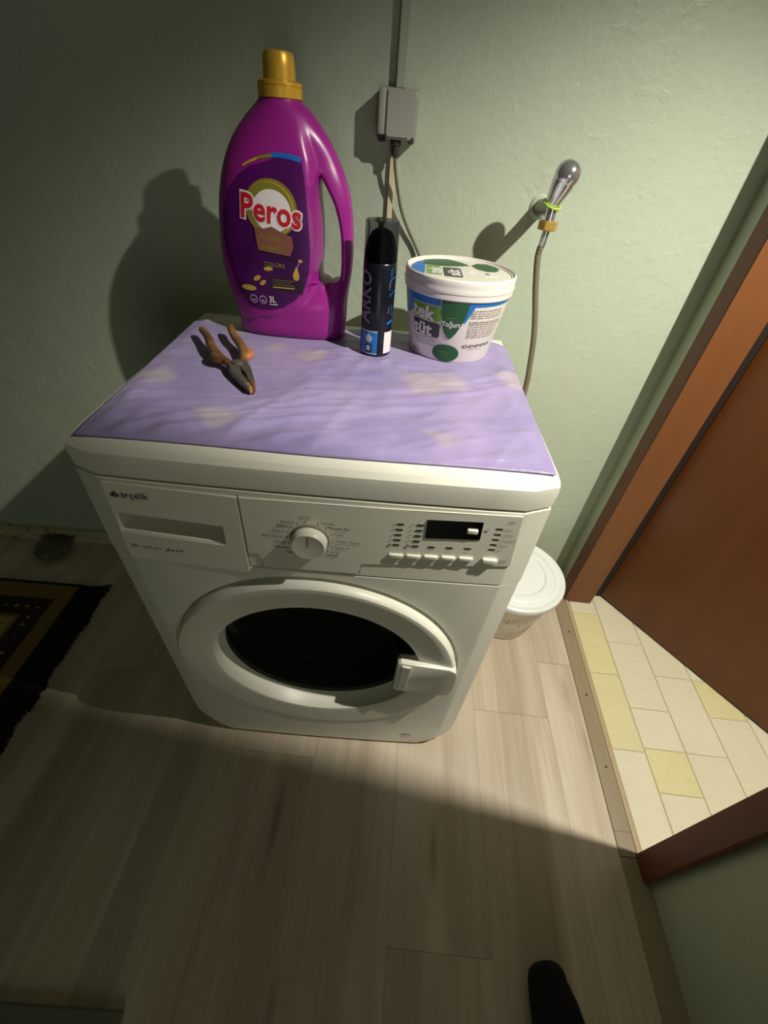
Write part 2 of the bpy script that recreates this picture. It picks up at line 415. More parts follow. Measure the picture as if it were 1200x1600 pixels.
# printed decals: 2-D shapes cut to small triangles and laid on a surface
class Decal:
    def __init__(s, fmap, step=.006): s.f = fmap; s.step = step; s.bm = NB(); s.mats = []
    def mi(s, m):
        if m not in s.mats: s.mats.append(m)
        return s.mats.index(m)
    def _add(s, bm2, m, layer):
        bmesh.ops.triangulate(bm2, faces=bm2.faces)
        for _ in range(7):
            es = [e for e in bm2.edges if e.calc_length() > s.step*1.5]
            if not es: break
            bmesh.ops.subdivide_edges(bm2, edges=es, cuts=1); bmesh.ops.triangulate(bm2, faces=bm2.faces)
        i = s.mi(m); mp = {}
        for v in bm2.verts: mp[v] = s.bm.verts.new(s.f(v.co.x, v.co.y, .0004+.00022*layer))
        for f in bm2.faces:
            try: s.bm.faces.new([mp[v] for v in f.verts]).material_index = i
            except ValueError: pass
        bm2.free()
    def poly(s, pts, m, layer=0):
        b = NB(); vs = [b.verts.new((x, y, 0)) for x, y in pts]; b.faces.new(vs); s._add(b, m, layer)
    def rect(s, x0, y0, x1, y1, m, layer=0): s.poly([(x0,y0),(x1,y0),(x1,y1),(x0,y1)], m, layer)
    def ell(s, cx, cy, rx, ry, m, layer=0, n=28, a0=0, a1=2*pi, rot=0):
        s.poly([(cx+rx*cos(a)*cos(rot)-ry*sin(a)*sin(rot), cy+rx*cos(a)*sin(rot)+ry*sin(a)*cos(rot)) for a in [a0+(a1-a0)*k/n for k in range(n if abs(a1-a0-2*pi)<1e-6 else n+1)]], m, layer)
    def rrect(s, x0, y0, x1, y1, r, m, layer=0):
        p = []
        for cx, cy, a in ((x1-r,y1-r,0),(x0+r,y1-r,pi/2),(x0+r,y0+r,pi),(x1-r,y0+r,1.5*pi)):
            p += [(cx+r*cos(a+t*pi/8), cy+r*sin(a+t*pi/8)) for t in range(5)]
        s.poly(p, m, layer)
    def text(s, st, x, y, size, m, layer=1, bold=.0, shear=0, rot=0, sx=1, align='LEFT', space=1):
        c = bpy.data.curves.new('t', 'FONT'); c.body = st; c.size = size; c.offset = bold*size; c.shear = shear
        c.align_x = align; c.resolution_u = 3; c.space_character = space; c.fill_mode = 'FRONT'
        o = bpy.data.objects.new('t', c); COL.objects.link(o); bpy.context.view_layer.update()
        me = bpy.data.meshes.new_from_object(o.evaluated_get(bpy.context.evaluated_depsgraph_get()))
        bpy.data.objects.remove(o, do_unlink=True); bpy.data.curves.remove(c)
        b = NB(); b.from_mesh(me); bpy.data.meshes.remove(me)
        bmesh.ops.remove_doubles(b, verts=b.verts, dist=1e-6)
        for v in b.verts:
            X, Y = v.co.x*sx, v.co.y; v.co = (x+X*cos(rot)-Y*sin(rot), y+X*sin(rot)+Y*cos(rot), 0)
        s._add(b, m, layer)
    def done(s, name, parent, label=None): return put(name, s.bm, s.mats, parent, label=label, smooth=60, normals=False)

random.seed(4)
# ================================================================== SETTING
# main room; the right-hand wall runs very slightly out of square
TR = -rad(2.2)
def RW(a, b, z=0):      # right-wall frame: a across (to the hall), b along
    return Vector((.697+a*cos(TR)-b*sin(TR), a*sin(TR)+b*cos(TR), z))
def rwbox(bm, a0, a1, b0, b1, z0, z1, bev=0, mi=0):
    t = NB(); box(t, a0, a1, b0, b1, z0, z1, bev, mi=mi)
    M = Matrix.Translation((.697, 0, 0)) @ Matrix.Rotation(TR, 4, 'Z'); bmesh.ops.transform(t, matrix=M, verts=t.verts)
    me = bpy.data.meshes.new('x'); t.to_mesh(me); t.free(); bm.from_mesh(me); bpy.data.meshes.remove(me); return bm
HD = 2.03
def struct(name, bm, m, **k): return put(name, bm, m, kind='structure', **k)
# floor: slab plus laminate boards
b = NB(); box(b, -2.6, .72, -2.4, .66, -.06, -.008); fl = struct('floor', b, M_core)
bpm = NB(); box(bpm, -.0974, .0974, -.6397, .6397, -.008, 0, .00022, 1)
first = None; narrow = None
th = TR*.9
for i in range(-1, 16):
    for j in range(3):
        xl = .375+.0975 - i*.195
        yl = [.11, -.35, .39, -.05, .27][i % 5] - .64 + 1.28 - j*1.28
        p = Vector((xl*cos(th)-yl*sin(th)-.003, xl*sin(th)+yl*cos(th), 0))
        if p.x < -2.5 or p.x > .70 or p.y-.64 > .58 or p.y+.64 < -2.3: continue
        if i == -1:     # the last row is ripped to fit the doorway
            if narrow is None:
                t = NB(); box(t, -.0973, .018, -.6395, .6395, -.008, 0, .00022, 1); narrow = put('plank', t, M_plank, fl); o = narrow
            else: o = narrow.copy(); COL.objects.link(o)
        elif first is None:
            first = put('plank', bpm, M_plank, fl); o = first
        else:
            o = first.copy(); COL.objects.link(o)
        o.parent = fl; o.location = p; o.rotation_euler = (0, 0, th)
# the walls
def yb(x): return .600+(x-.73)*.020      # back wall line
b = NB(); extrude_poly(b, [(-2.62, yb(-2.62)), (.735, yb(.735)), (.735, .78), (-2.62, .78)], lambda x, y: (x, y, -.06), lambda x, y: (x, y, 2.6))
struct('wall_back', b, M_wall)
b = NB(); rwbox(b, .0152, .055, -2.6, -.222, -.06, 2.6); rwbox(b, .015, .125, .536, .80, -.06, 2.6); rwbox(b, .015, .055, -.236, .536, HD+.05, 2.6)
struct('wall_right', b, M_wall)
b = NB(); box(b, -2.72, -2.6, -2.5, .7, -.06, 2.6); struct('wall_left', b, M_wall)
b = NB(); box(b, -2.72, .80, -2.52, -2.4, -.06, 2.6); struct('wall_front', b, M_wall)
b = NB(); box(b, -2.72, 2.9, -2.52, 1.6, 2.6, 2.7); struct('ceiling', b, M_ceil)
# hall shell beyond the doorway
b = NB(); box(b, 2.7, 2.8, -2.5, 1.5, -.06, 2.6); struct('wall_right', b, M_hall)
b = NB(); box(b, .83, 2.8, 1.4, 1.5, -.06, 2.6); struct('wall_back', b, M_hall)
b = NB(); box(b, .85, 2.8, -2.52, -2.4, -.06, 2.6); struct('wall_front', b, M_hall)
# hall floor: grout bed and tiles
b = NB(); rwbox(b, .0165, 2.05, -2.4, 1.5, -.06, -.003); hf = struct('floor', b, M_grout)
tcache = {}
def tile(a0, a1, b0, b1, m=None):
    m = m or M_tile
    k = (round(a1-a0, 3), round(b1-b0, 3), m.name); c = RW((a0+a1)/2, (b0+b1)/2, 0); g = .0005
    if k not in tcache:
        t = NB(); box(t, -k[0]/2+g, k[0]/2-g, -k[1]/2+g, k[1]/2-g, -.004, 0, .0012, 1); o = put('tile', t, m, hf); tcache[k] = o
    else: o = tcache[k].copy(); COL.objects.link(o)
    o.parent = hf; o.location = c; o.rotation_euler = (0, 0, TR)
def column(a0, w, joints, yellow=()):
    for n_, (p, q) in enumerate(zip(joints, joints[1:])): tile(a0, a0+w, p, q, M_tiley if n_ in yellow else None)
column(.018, .082, [-.597, -.389, -.181, .027, .233, .442, .602], (3, 4))
column(.102, .104, [-.690, -.480, -.270, -.062, .038, .141, .345, .553, .750], (3,))
column(.208, .104, [-.590, -.380, -.170, .037, .245, .450, .655, .860])
column(.314, .104, [-.690, -.480, -.275, -.068, .140, .244, .448, .655, .860], (4,))
column(.420, .104, [-.590, -.380, -.170, .037, .245, .450, .655, .860])
column(.526, .104, [-.690, -.480, -.270, -.062, .145, .350, .553, .760], (4,))
column(.632, .104, [-.590, -.380, -.170, .037, .245, .450, .655, .860])
# sill strip in the doorway
b = NB(); rwbox(b, -.034, .004, -.150, .535, 0, .004, .001); rwbox(b, -.034, .018, -.9, -.196, 0, .0025, .0008)
b2 = NB(); rwbox(b2, .0045, .0125, -.192, .535, .0, .0048, .0012)
b3 = NB(); rwbox(b3, -.034, .004, -.195, -.150, 0, .0039, .001)
s = struct('trim_1', b, M_sill); put('edge_bead', b2, M_sill2, s); put('end_piece', b3, M_sill, s)
for bb in (.36, .16, -.02):
    t = NB(); lathe(t, [(0, .0055), (.0022, .0052), (.003, .004)], RW(-.012, bb), 10); put('screw', t, M_boxd, s)
# door casings (room side) and jamb linings
b = NB(); rwbox(b, 0, .0155, .486, .535, 0, HD+.05, .002)
s = struct('trim_2', b, M_framed, label='shade-toned brown door casing beside the mint wall corner')
b = NB(); rwbox(b, .001, .086, .4835, .4865, 0, HD); put('jamb_lining', b, M_frame, s)
b = NB(); rwbox(b, .086, .150, .520, .5365, 0, HD); rwbox(b, .084, .0865, .4865, .520, 0, HD); put('hinge_rebate', b, M_gap, s)
b = NB(); rwbox(b, 0, .0155, -.236, -.188, 0, HD+.05, .002)
s = struct('trim_3', b, M_framed)
b = NB(); rwbox(b, 0, .0155, -.188, .486, HD, HD+.05, .002); struct('trim_4', b, M_framed)
# open door leaf, hinged at the far jamb
H0 = Vector((.843, .517, 0)); H1 = Vector((1.156, .089, 0)); dd = (H1-H0).normalized(); nn = Vector((-dd.y, dd.x, 0))
if nn.dot(Vector((1, 1, 0))) < 0: nn = -nn
def leaf(bm, s0, s1, t0, t1, z0, z1, bev=0):
    t = NB(); box(t, s0, s1, t0, t1, z0, z1, bev)
    for v in t.verts: v.co = H0+dd*v.co.x+nn*v.co.y+Vector((0,0,v.co.z))
    me = bpy.data.meshes.new('x'); t.to_mesh(me); t.free(); bm.from_mesh(me); bpy.data.meshes.remove(me); return bm
b = NB(); leaf(b, .004, .66, 0, .038, .008, HD-.01, .002)
dr = struct('door_1', b, M_door, label='open brown wooden door leaf')
for z in (.25, 1.40):
    t = NB(); lathe(t, [(0, z-.05), (.006, z-.05), (.006, z+.05), (0, z+.05)], H0+dd*-.006+nn*.012, 12); put('hinge', t, M_boxd, dr)
t = NB(); leaf(t, .585, .625, -.006, .0, .80, .98, .003)
hd = put('door_handle', t, M_chrome, dr)
t = NB(); tube(t, [H0+dd*.605+nn*-.006+Vector((0,0,.93)), H0+dd*.605+nn*-.05+Vector((0,0,.93)), H0+dd*.59+nn*-.055+Vector((0,0,.93)), H0+dd*.49+nn*-.055+Vector((0,0,.93))], .009, 12); put('lever', t, M_chrome, hd)
# baseboard along the back wall, a lipped strip
b = NB()
prof = [(0, 0), (.010, 0), (.010, .042), (.016, .046), (.018, .052), (.016, .058), (0, .060)]
for xa, xb in ((-1.16, .70),):
    loft(b, [[Vector((x, yb(x)-d, z)) for d, z in prof] for x in (xa, xb)])
struct('baseboard_back', b, M_base, smooth=40)

# ================================================================== WASHING MACHINE
TOP = .820
wm = thing('washing_machine', 'white front-loading washing machine with a round dark glass door against the green wall', 'washing machine', (0, .22, 0))
def fy(z): return -min(z, .6)/30.0
def F(x, z, out=0):
    """point on the front, out = proud of the face"""
    bulge = .004*max(0, 1-(x/.27)**2)
    return Vector((x, fy(z)-bulge-out, z))
# body shell (open at the front)
b = NB()
def bl(x, z0, z1, y): return [Vector(p) for p in ((-x, y, z0), (x, y, z0), (x, y, z1), (-x, y, z1))]
loft(b, [bl(.290, .020, .772, .456), bl(.290, .020, .772, .046), bl(.2965, .014, .776, .046), bl(.2965, .014, .776, .462)])
put('body', b, M_white, wm)
for x in (-.24, .24):
    for y in (.06, .42):
        t = NB(); lathe(t, [(0, 0), (.02, 0), (.02, .012), (0, .014)], (x, y, 0), 16); put('foot', t, M_rub, wm)
# top lid
def plan(front, half, cham, back, z, n=13):
    p = [(-half, back), (-half, front+cham+.012), (-half+.003, front+cham+.001)]
    fx = half-.036
    for k in range(n):
        x = -fx+2*fx*k/(n-1); p.append((x, front-.004*(1-(x/fx)**2)+.0006*(k in (0, n-1))))
    p += [(half-.003, front+cham+.001), (half, front+cham+.012), (half, back)]
    return [Vector((x, y, z)) for x, y in p]
b = NB()
loft(b, [plan(-.017, .299, .013, .466, .7765), plan(-.020, .301, .013, .468, .780), plan(-.0215, .302, .013, .468, .802), plan(-.0205, .3015, .013, .468, .811), plan(-.014, .298, .012, .466, .8175), plan(-.004, .292, .010, .462, .8195), plan(.012, .28, .01, .44, TOP)])
put('lid', b, M_white, wm, smooth=28)
# control fascia
def outline(hx, z0, z1, c, nseg=9):
    """front outline as (x,z), bottom corners cut by c=(cx,cz)"""
    p = []
    for k in range(nseg): x = -hx+2*hx*k/(nseg-1); p.append((x, z1))
    if c:
        cx, cz = c
        p += [(hx, z0+cz), (hx-cx*.12, z0+cz*.62), (hx-cx*.42, z0+cz*.24)]
        for k in range(nseg): x = (hx-cx)-2*(hx-cx)*k/(nseg-1); p.append((x, z0))
        p += [(-(hx-cx*.42), z0+cz*.24), (-(hx-cx*.12), z0+cz*.62), (-hx, z0+cz)]
    else:
        for k in range(nseg): x = hx-2*hx*k/(nseg-1); p.append((x, z0))
    return p
b = NB()
L0 = [F(x, z, 0) for x, z in outline(.264, .638, .7745, None)]
La = [F(x, z, 0)+Vector((0, .0010, 0)) for x, z in outline(.268, .6368, .7756, None)]
L1_ = [Vector((x, fy(z)+.013, z)) for x, z in outline(.2985, .6365, .776, None)]
L2_ = [Vector((x, .052, z)) for x, z in outline(.3005, .6365, .776, None)]
loft(b, [L0, La, L1_, L2_])
fascia = put('control_fascia', b, M_plas, wm)
cut = NB()
extrude_poly(cut, [(-.260, .7205), (-.120, .7125), (-.121, .676), (-.264, .684)], lambda x, z: F(x, z, .01), lambda x, z: F(-.19+(x+.19)*.93, .700+(z-.700)*.80+.004, -.026))
boolean(fascia, cut)
def slot(x0, z0, x1, z1, w=.0006):     # narrow joints between the pieces of the fascia
    dx, dz = x1-x0, z1-z0; l = sqrt(dx*dx+dz*dz); nx_, nz_ = -dz/l*w, dx/l*w
    c_ = NB(); extrude_poly(c_, [(x0-nx_, z0-nz_), (x1-nx_, z1-nz_), (x1+nx_, z1+nz_), (x0+nx_, z0+nz_)], lambda x, z: F(x, z, .01), lambda x, z: F(x, z, -.006)); boolean(fascia, c_)
slot(-.0942, .769, -.0948, .620, .0008)
for q in ((-.093, .6668, -.0770, .6653), (-.0772, .6665, -.0762, .6388), (-.0765, .6390, .0620, .6413), (.0622, .6408, .0636, .6645)): slot(*q)
sharpen(fascia)
# drawer front
b = NB()
extrude_poly(b, [(-.2625, .770), (-.0950, .766), (-.0955, .6235), (-.2665, .634)], lambda x, z: F(x, z, -.001), lambda x, z: F(x, z, .0016), .0008)
dw = put('detergent_drawer', b, M_plas, wm)
cut = NB(); extrude_poly(cut, [(-.260, .7205), (-.120, .7125), (-.121, .676), (-.264, .684)], lambda x, z: F(x, z, .01), lambda x, z: F(x, z, -.01))
boolean(dw, cut); sharpen(dw)
# control plate with its notched lower edge
b = NB()
pl = [(-.0930, .766), (-.05, .7665), (.02, .7675), (.09, .7685), (.17, .770), (.262, .772), (.269, .680), (.18, .673), (.063, .6645), (.0615, .642), (-.0755, .6395), (-.0765, .666), (-.0930, .6675)]
extrude_poly(b, pl, lambda x, z: F(x, z, -.001), lambda x, z: F(x, z, .0016), .0007)
cp = put('control_plate', b, M_plas, wm); sharpen(cp)
OUT = .0017
# dial
kc = (-.006, .7040)
b = NB(); KC = F(kc[0], kc[1], OUT)
lathe(b, [(.0255, -.001), (.0262, .0005), (.0262, .002), (.0245, .003)], KC, 48, 'y'); put('dial_ring', b, M_inkg, wm, smooth=40)
b = NB(); lathe(b, [(.0242, 0), (.0240, .007), (.0225, .0145), (.0212, .0160), (.0190, .0156), (0, .0152)], KC, 48, 'y'); kn = put('program_dial', b, M_plas2, wm, smooth=35)
d = Decal(lambda u, v, o: KC+Vector((u, -.0154-o, v))); d.rect(-.0009, .001, .0009, .0185, M_inkg); d.done('pointer', kn)
# display
b = NB(); extrude_poly(b, [(.1440, .7555), (.2150, .7580), (.2165, .7270), (.1450, .7235)], lambda x, z: F(x, z, -.001), lambda x, z: F(x, z, OUT+.0006), .0004); put('display', b, M_black, wm)
b = NB(); p = F(.2035, .7425, OUT); box(b, p.x-.0072, p.x+.0072, p.y-.0035, p.y+.001, p.z-.004, p.z+.004, .0018, 3); put('button', b, M_plas2, wm, smooth=40)
btn = None
for k in range(5):
    x = .110+k*.02375; z = .6870+k*.0008
    if k == 0:
        b = NB(); box(b, -.0095, .0095, -.0030, .001, -.0033, .0033, .0012, 3); btn = put('button', b, M_plas2, None, smooth=40)
        ORG[btn.name] = Vector((0,0,0)); o = btn
    else: o = btn.copy(); COL.objects.link(o)
    o.parent = wm; o.location = F(x, z, OUT)-ORG[wm.name]
b = NB(); p = F(.2375, .6895, OUT); box(b, p.x-.0105, p.x+.0105, p.y-.0042, p.y+.001, p.z-.0052, p.z+.0052, .0022, 3); put('start_button', b, M_plas2, wm, smooth=40)
led = None
spots = [(.111-.0006*k, .7445-.0094*k) for k in range(5)]+[(.1365-.0006*k, .7455-.0096*k) for k in range(5)]+[(.2375-.0004*k, .7485-.0094*k) for k in range(5)]+[(.156+.024*k, .7075+.001*k) for k in range(3)]
for x, z in spots:
    if led is None:
        b = NB(); box(b, -.0044, .0044, -.0002, .0005, -.0010, .0010); led = put('indicator', b, M_led, None); o = led
    else: o = led.copy(); COL.objects.link(o)
    o.parent = wm; o.location = F(x, z, OUT)-ORG[wm.name]
# printed lettering on the fascia
d = Decal(lambda u, v, o: F(u, v, OUT+o), .03)
d.text('arçelik', -.2430, .7475, .0140, M_logo, 1, .012, sx=.93)
for (cx, cy) in ((-.2510, .7535), (-.2545, .7500), (-.2475, .7500)): d.ell(cx, cy, .0026, .0026, M_logo, 0, 10)
d.poly([(-.2522, .7460), (-.2498, .7460), (-.2505, .752), (-.2515, .752)], M_logo, 1)
d.text('7kg', -.2590, .6565, .0080, M_inkg, 1, .02, .3); d.text('1000 rpm', -.2440, .6555, .0070, M_cop, 1, 0, .3); d.text('A+++', -.2110, .6530, .0105, M_inkg, 1, .02, .3)
d.done('lettering', dw)
d = Decal(lambda u, v, o: F(u, v, OUT+o), .03)
progs = [(100, 'Karma'), (122, 'Sentetik'), (142, 'Bakteri'), (161, 'Ekspres'), (178, 'Koyu Renkler'), (197, 'Günlük'), (215, 'Nevresim'), (235, 'Sıkma'), (68, 'Pamuklu'), (45, 'Pamuklu Eko'), (22, 'Yünlü'), (1, 'Hassas Yıkama'), (-20, 'Süper 14'), (-40, 'Perde'), (-56, 'Gömlek')]
for a, tx in progs:
    a = rad(a); px_, pz_ = kc[0]+.0305*cos(a), kc[1]+.0315*sin(a)
    d.ell(px_, pz_, .0011, .0011, M_inkd, 0, 8)
    if tx == 'Karma':
        d.text('Karma', px_, pz_+.0075, .0050, M_inkg, 1, 0, align='CENTER'); d.text('Pamuklu', px_, pz_+.0035, .0045, M_inkg, 1, 0, align='CENTER')
    else:
        L_ = cos(a) < 0
        d.text(tx, px_+(-.0035 if L_ else .0035), pz_-.0017+.002*sin(a), .0054, M_inkd if a in (rad(45), rad(142)) else M_inkg, 1, .012, align='RIGHT' if L_ else 'LEFT')
for k in range(5):
    z = .7436-.0094*k
    d.rect(.1015-.0006*k, z, .1055-.0006*k, z+.0012, M_tg); d.rect(.1240-.0006*k, z+.001, .1290-.0006*k, z+.0022, M_tg)
    d.text(['Hazır', 'Yıkama', 'Durulama', 'Sıkma', 'Son'][k], .2440-.0004*k, z+.0032, .0050, M_inkg, 1)
d.ell(.0995, .7062, .0022, .0022, M_tg); d.ell(.1240, .7070, .0026, .0026, M_tg); d.ell(.2230, .7460, .0026, .0026, M_pale)
for k in range(3): d.rect(.152+.024*k, .7010+.001*k, .160+.024*k, .7020+.001*k, M_pale)
d.rect(.1040, .6915, .1155, .6925, M_pale); d.rect(.1290, .6920, .1405, .6930, M_pale)
d.text('1000', .2450, .7605, .0050, M_inkg, 1); d.text('Başla', .2510, .6895, .0048, M_inkg, 1); d.text('Dur', .2510, .6845, .0048, M_inkg, 1)
d.done('lettering', cp)
# lower front panel with the porthole opening and groove
DC = (-.005, .363)
b = NB()
PL = [F(x, z) for x, z in outline(.2645, .012, .634, (.042, .08))]
PM = [F(x, z)+Vector((0, .0012, 0)) for x, z in outline(.269, .010, .6355, (.044, .082))]
PN = [Vector((x, fy(z)+.013, z)) for x, z in outline(.2970, .008, .6355, (.046, .080))]
PO = [Vector((x, .045, z)) for x, z in outline(.2985, .008, .6355, (.046, .080))]
loft(b, [PL, PM, PN, PO])
fp = put('front_panel', b, M_white, wm)
TILT = math.atan(1/30.)
def DF(s_, t_, n_):      # door frame coords: s right, t up, n out
    c = Vector((DC[0], fy(DC[1])-.0035, DC[1]))
    return c+Vector((s_, 0, 0))+Vector((0, -sin(TILT), cos(TILT)))*t_+Vector((0, -cos(TILT), -sin(TILT)))*n_
def dlathe(prof, n=96, close=False, dt=0):
    t = NB(); lathe(t, prof, (0, 0, 0), n, 'y', close=close)
    for v in t.verts: v.co = DF(v.co.x, v.co.z+dt, -v.co.y)
    return t
boolean(fp, dlathe([(0, -.09), (.2050, -.09), (.2050, .04), (0, .04)]))
boolean(fp, dlathe([(.2000, -.0100), (.2568, -.0100), (.2568, .03), (.2000, .03)], close=True, dt=.0042))
sharpen(fp, 28)
# door ring
ring = dlathe([(.180, -.036), (.1838, -.031), (.1875, .000), (.1892, .0035), (.1925, .0052), (.2050, .0072), (.2280, .0105), (.2420, .0128), (.2475, .0120), (.2508, .0085), (.2522, .003), (.2522, -.009), (.2050, -.0095), (.200, -.040), (.180, -.042)], close=True)
for v in ring.verts:
    q = v.co-DF(0, 0, 0); up_ = Vector((0, -sin(TILT), cos(TILT))); no_ = Vector((0, -cos(TILT), -sin(TILT)))
    t_, n_ = q.dot(up_), q.dot(no_)
    if n_ > 0 and t_ < .06: v.co -= no_*n_*.80*sstep(-.06, .18, -t_)
rg = put('door_ring', ring, M_white, wm, smooth=35)
b = dlathe([(.1865, -.0330), (.181, -.0360), (.176, -.040), (.165, -.050), (.150, -.075), (.12, -.098), (.07, -.110), (0, -.113)])
put('door_glass', b, M_glass, wm, smooth=50)
b = dlathe([(.1800, -.0345), (.1850, -.0335), (.1850, -.0375), (.1800, -.0385)], close=True); put('glass_seal', b, M_rub, rg)
# drum
b = dlathe([(.205, -.045), (.203, -.060), (.190, -.066), (.188, -.085), (.205, -.092), (.220, -.10), (.222, -.36), (.20, -.375), (0, -.38)]); put('drum', b, M_steel, wm, smooth=40)
for k in range(3):
    t = NB(); a = 2*pi*k/3+.5
    pts = [DF(.200*cos(a), .200*sin(a), -.13-i*.05) for i in range(5)]
    tube(t, pts, [.006, .018, .02, .018, .006], 8)
    put('drum_paddle', t, M_steel, wm, smooth=50)
# handle
arcp = [(.2565*cos(a), .2565*sin(a)) for a in [rad(-10+20*k/6) for k in range(7)]]
arcp = [(x-.004, t_+.003) for x, t_ in arcp]
hp = [(.1435, -.045), (.1500, -.049)]+[(.238, -.0470)]+[(x, t_) for x, t_ in arcp if -.047 < t_ < .052]+[(.237, .055), (.150, .056), (.1440, .050)]
b = NB()
lo_ = [DF(s_, t_, -.006) for s_, t_ in hp]
mid = [DF(s_, t_, .0125) for s_, t_ in hp]
top_ = [DF(s_ if s_ > .17 else s_+.002, t_*.965, .0180 if s_ > .17 else .0130) for s_, t_ in hp]
loft(b, [lo_, mid, top_])
bmesh.ops.bevel(b, geom=[e for e in b.edges], offset=.0022, segments=3, affect='EDGES', clamp_overlap=True)
hdl = put('door_handle', b, M_plas, wm, smooth=35)
b = NB(); extrude_poly(b, [(.1500, -.043), (.1660, -.043), (.1680, .049), (.1520, .049)], lambda x, z: DF(x, z, .0120), lambda x, z: DF(x, z, .0155+(x-.15)*.12), .0012); put('pull_flap', b, M_plas2, hdl, smooth=35)
# bottom service marks
d = Decal(lambda u, v, o: F(u, v, o)); d.rrect(.182, .048, .200, .060, .002, M_inkg, 0); d.rrect(.1835, .0495, .1985, .0585, .0015, M_pw, 1); d.done('sticker', fp)

# ================================================================== CLOTH
CTOP = .8235
def yback(x): return smooth_tab([(-.296, .404), (-.25, .395), (-.19, .368), (-.13, .385), (-.05, .425), (.1, .435), (.22, .440), (.27, .432), (.305, .410)], x)
objs_xy = [(-.105, .395, .13, .075), (.051, .333, .035, .035), (.185, .385, .095, .095), (-.165, .23, .10, .13)]
def wrinkle(x, y):
    z = 0
    for a, f, amp, ox in ((.50, 24, .0075, 0), (.25, 38, .0035, 7), (1.15, 18, .0045, 3)):
        u = x*cos(a)+y*sin(a); w = -x*sin(a)+y*cos(a)
        n = noise.noise(Vector((u*5+ox, w*f, ox)))
        z += amp*max(0, 1-abs(n)*3.2)*(.3+.7*max(0, noise.noise(Vector((u*3, w*3, 9+ox)))+.35))
    z += .0012*(noise.noise(Vector((x*9, y*9, 2)))+.5)
    m_ = 1
    for cx, cy, rx, ry in objs_xy:
        r = sqrt(((x-cx)/rx)**2+((y-cy)/ry)**2); m_ *= sstep(.85, 1.5, r)
    return z*m_
b = NB(); nx, ny = 150, 110; G = []
for j in range(ny+1):
    row = []
    for i in range(nx+1):
        u = i/nx; v = j/ny
        x0 = -.287-.006*v; x1 = .292+.005*v; x = x0+(x1-x0)*u
        y0 = -.002+.004*u+.0015*sin(u*9); y = y0+(yback(x)-y0)*v
        base = .8212+.0012*sstep(0, .03, y)
        row.append(b.verts.new((x, y, base+.0003+wrinkle(x, y)*sstep(0, .05, v)*sstep(0, .05, u)*sstep(0, .05, 1-u))))
    G.append(row)
for j in range(ny):
    for i in range(nx): b.faces.new((G[j][i], G[j][i+1], G[j+1][i+1], G[j+1][i]))
cl = put('table_cloth', b, M_cloth, None, smooth=80, label='lilac satin cloth with beige blotches spread over the washing machine top', cat='cloth', org=(0, .2, .8205))
sm = cl.modifiers.new('thick', 'SOLIDIFY'); sm.thickness = .0012; sm.offset = 1

# ================================================================== DETERGENT BOTTLE
BZ = .8242; BY = .3975
bt = thing('detergent_bottle', 'magenta detergent bottle with gold cap and side handle standing on the lilac cloth', 'bottle', (-.105, BY, BZ))
XL = [(.814, -.197), (.831, -.199), (.864, -.2005), (.898, -.210), (.938, -.215), (.984, -.2125), (1.027, -.206), (1.066, -.1935), (1.097, -.1765), (1.121, -.155), (1.138, -.136), (1.145, -.134)]
XR = [(.814, -.011), (.852, -.0085), (.890, -.006), (.937, .001), (.984, .002), (1.034, -.0035), (1.069, -.017), (1.101, -.036), (1.127, -.0585), (1.140, -.076), (1.145, -.077)]
HH = [(.824, .043), (.84, .048), (.90, .052), (1.0, .054), (1.06, .050), (1.10, .042), (1.125, .033), (1.142, .028), (1.146, .028)]
RG = [(.852, -.22), (.856, -.19), (.861, -.130), (.873, -.105), (.886, -.086), (.905, -.068), (.923, -.057), (.961, -.0485), (1.004, -.0485), (1.043, -.052), (1.079, -.058), (1.109, -.069), (1.13, -.078), (1.15, -.080)]
HL = [(.916, -.034), (.919, -.046), (.924, -.0495), (.935, -.0505), (.970, -.0475), (1.005, -.048), (1.038, -.0505), (1.050, -.0500), (1.058, -.0475)]
HR = [(.916, -.034), (.919, -.022), (.924, -.0185), (.935, -.0170), (.955, -.0165), (.990, -.0185), (1.024, -.0275), (1.048, -.041), (1.058, -.0475)]
def holeL(z): return smooth_tab(HL, z)
def holeR(z): return smooth_tab(HR, z)
ZH0, ZH1 = .916, 1.058
def thick(x, z):
    xl, xr = smooth_tab(XL, z), smooth_tab(XR, z); t = 2*(x-xl)/(xr-xl)-1; t = max(-1, min(1, t))
    n = 2.9-.9*sstep(1.05, 1.14, z)
    h = smooth_tab(HH, z)*max(0, 1-abs(t)**n)**(1/n)
    k = sstep(-.005, .006, x-lerp_tab(RG, z))
    low = .93-(.93-.62)*sstep(.875, .93, z)+(1-.62)*sstep(1.07, 1.135, z)
    h *= 1+(low-1)*k
    # round over towards the hole
    if ZH0-.014 < z < ZH1+.014:
        zz = min(max(z, ZH0), ZH1)
        dx = max(holeL(zz)-x, x-holeR(zz), 0); dz = max(ZH0-z, z-ZH1, 0); dh = sqrt(dx*dx+dz*dz)
        w = .010
        if dh < w: h *= .45+.55*sqrt(max(0, 1-(1-dh/w)**2))
    return h
b = NB(); zs = [.8240, .8250, .8275]
z = .832
while z < 1.143: zs.append(z); z += .0045
zs += [ZH0, ZH0+.0015, ZH0+.003, ZH1, ZH1-.003, 1.1435]; zs = sorted(set(round(q, 5) for q in zs if not (ZH0-.003 < q < ZH0 and False)))
nl, nr = 34, 14; rows = []
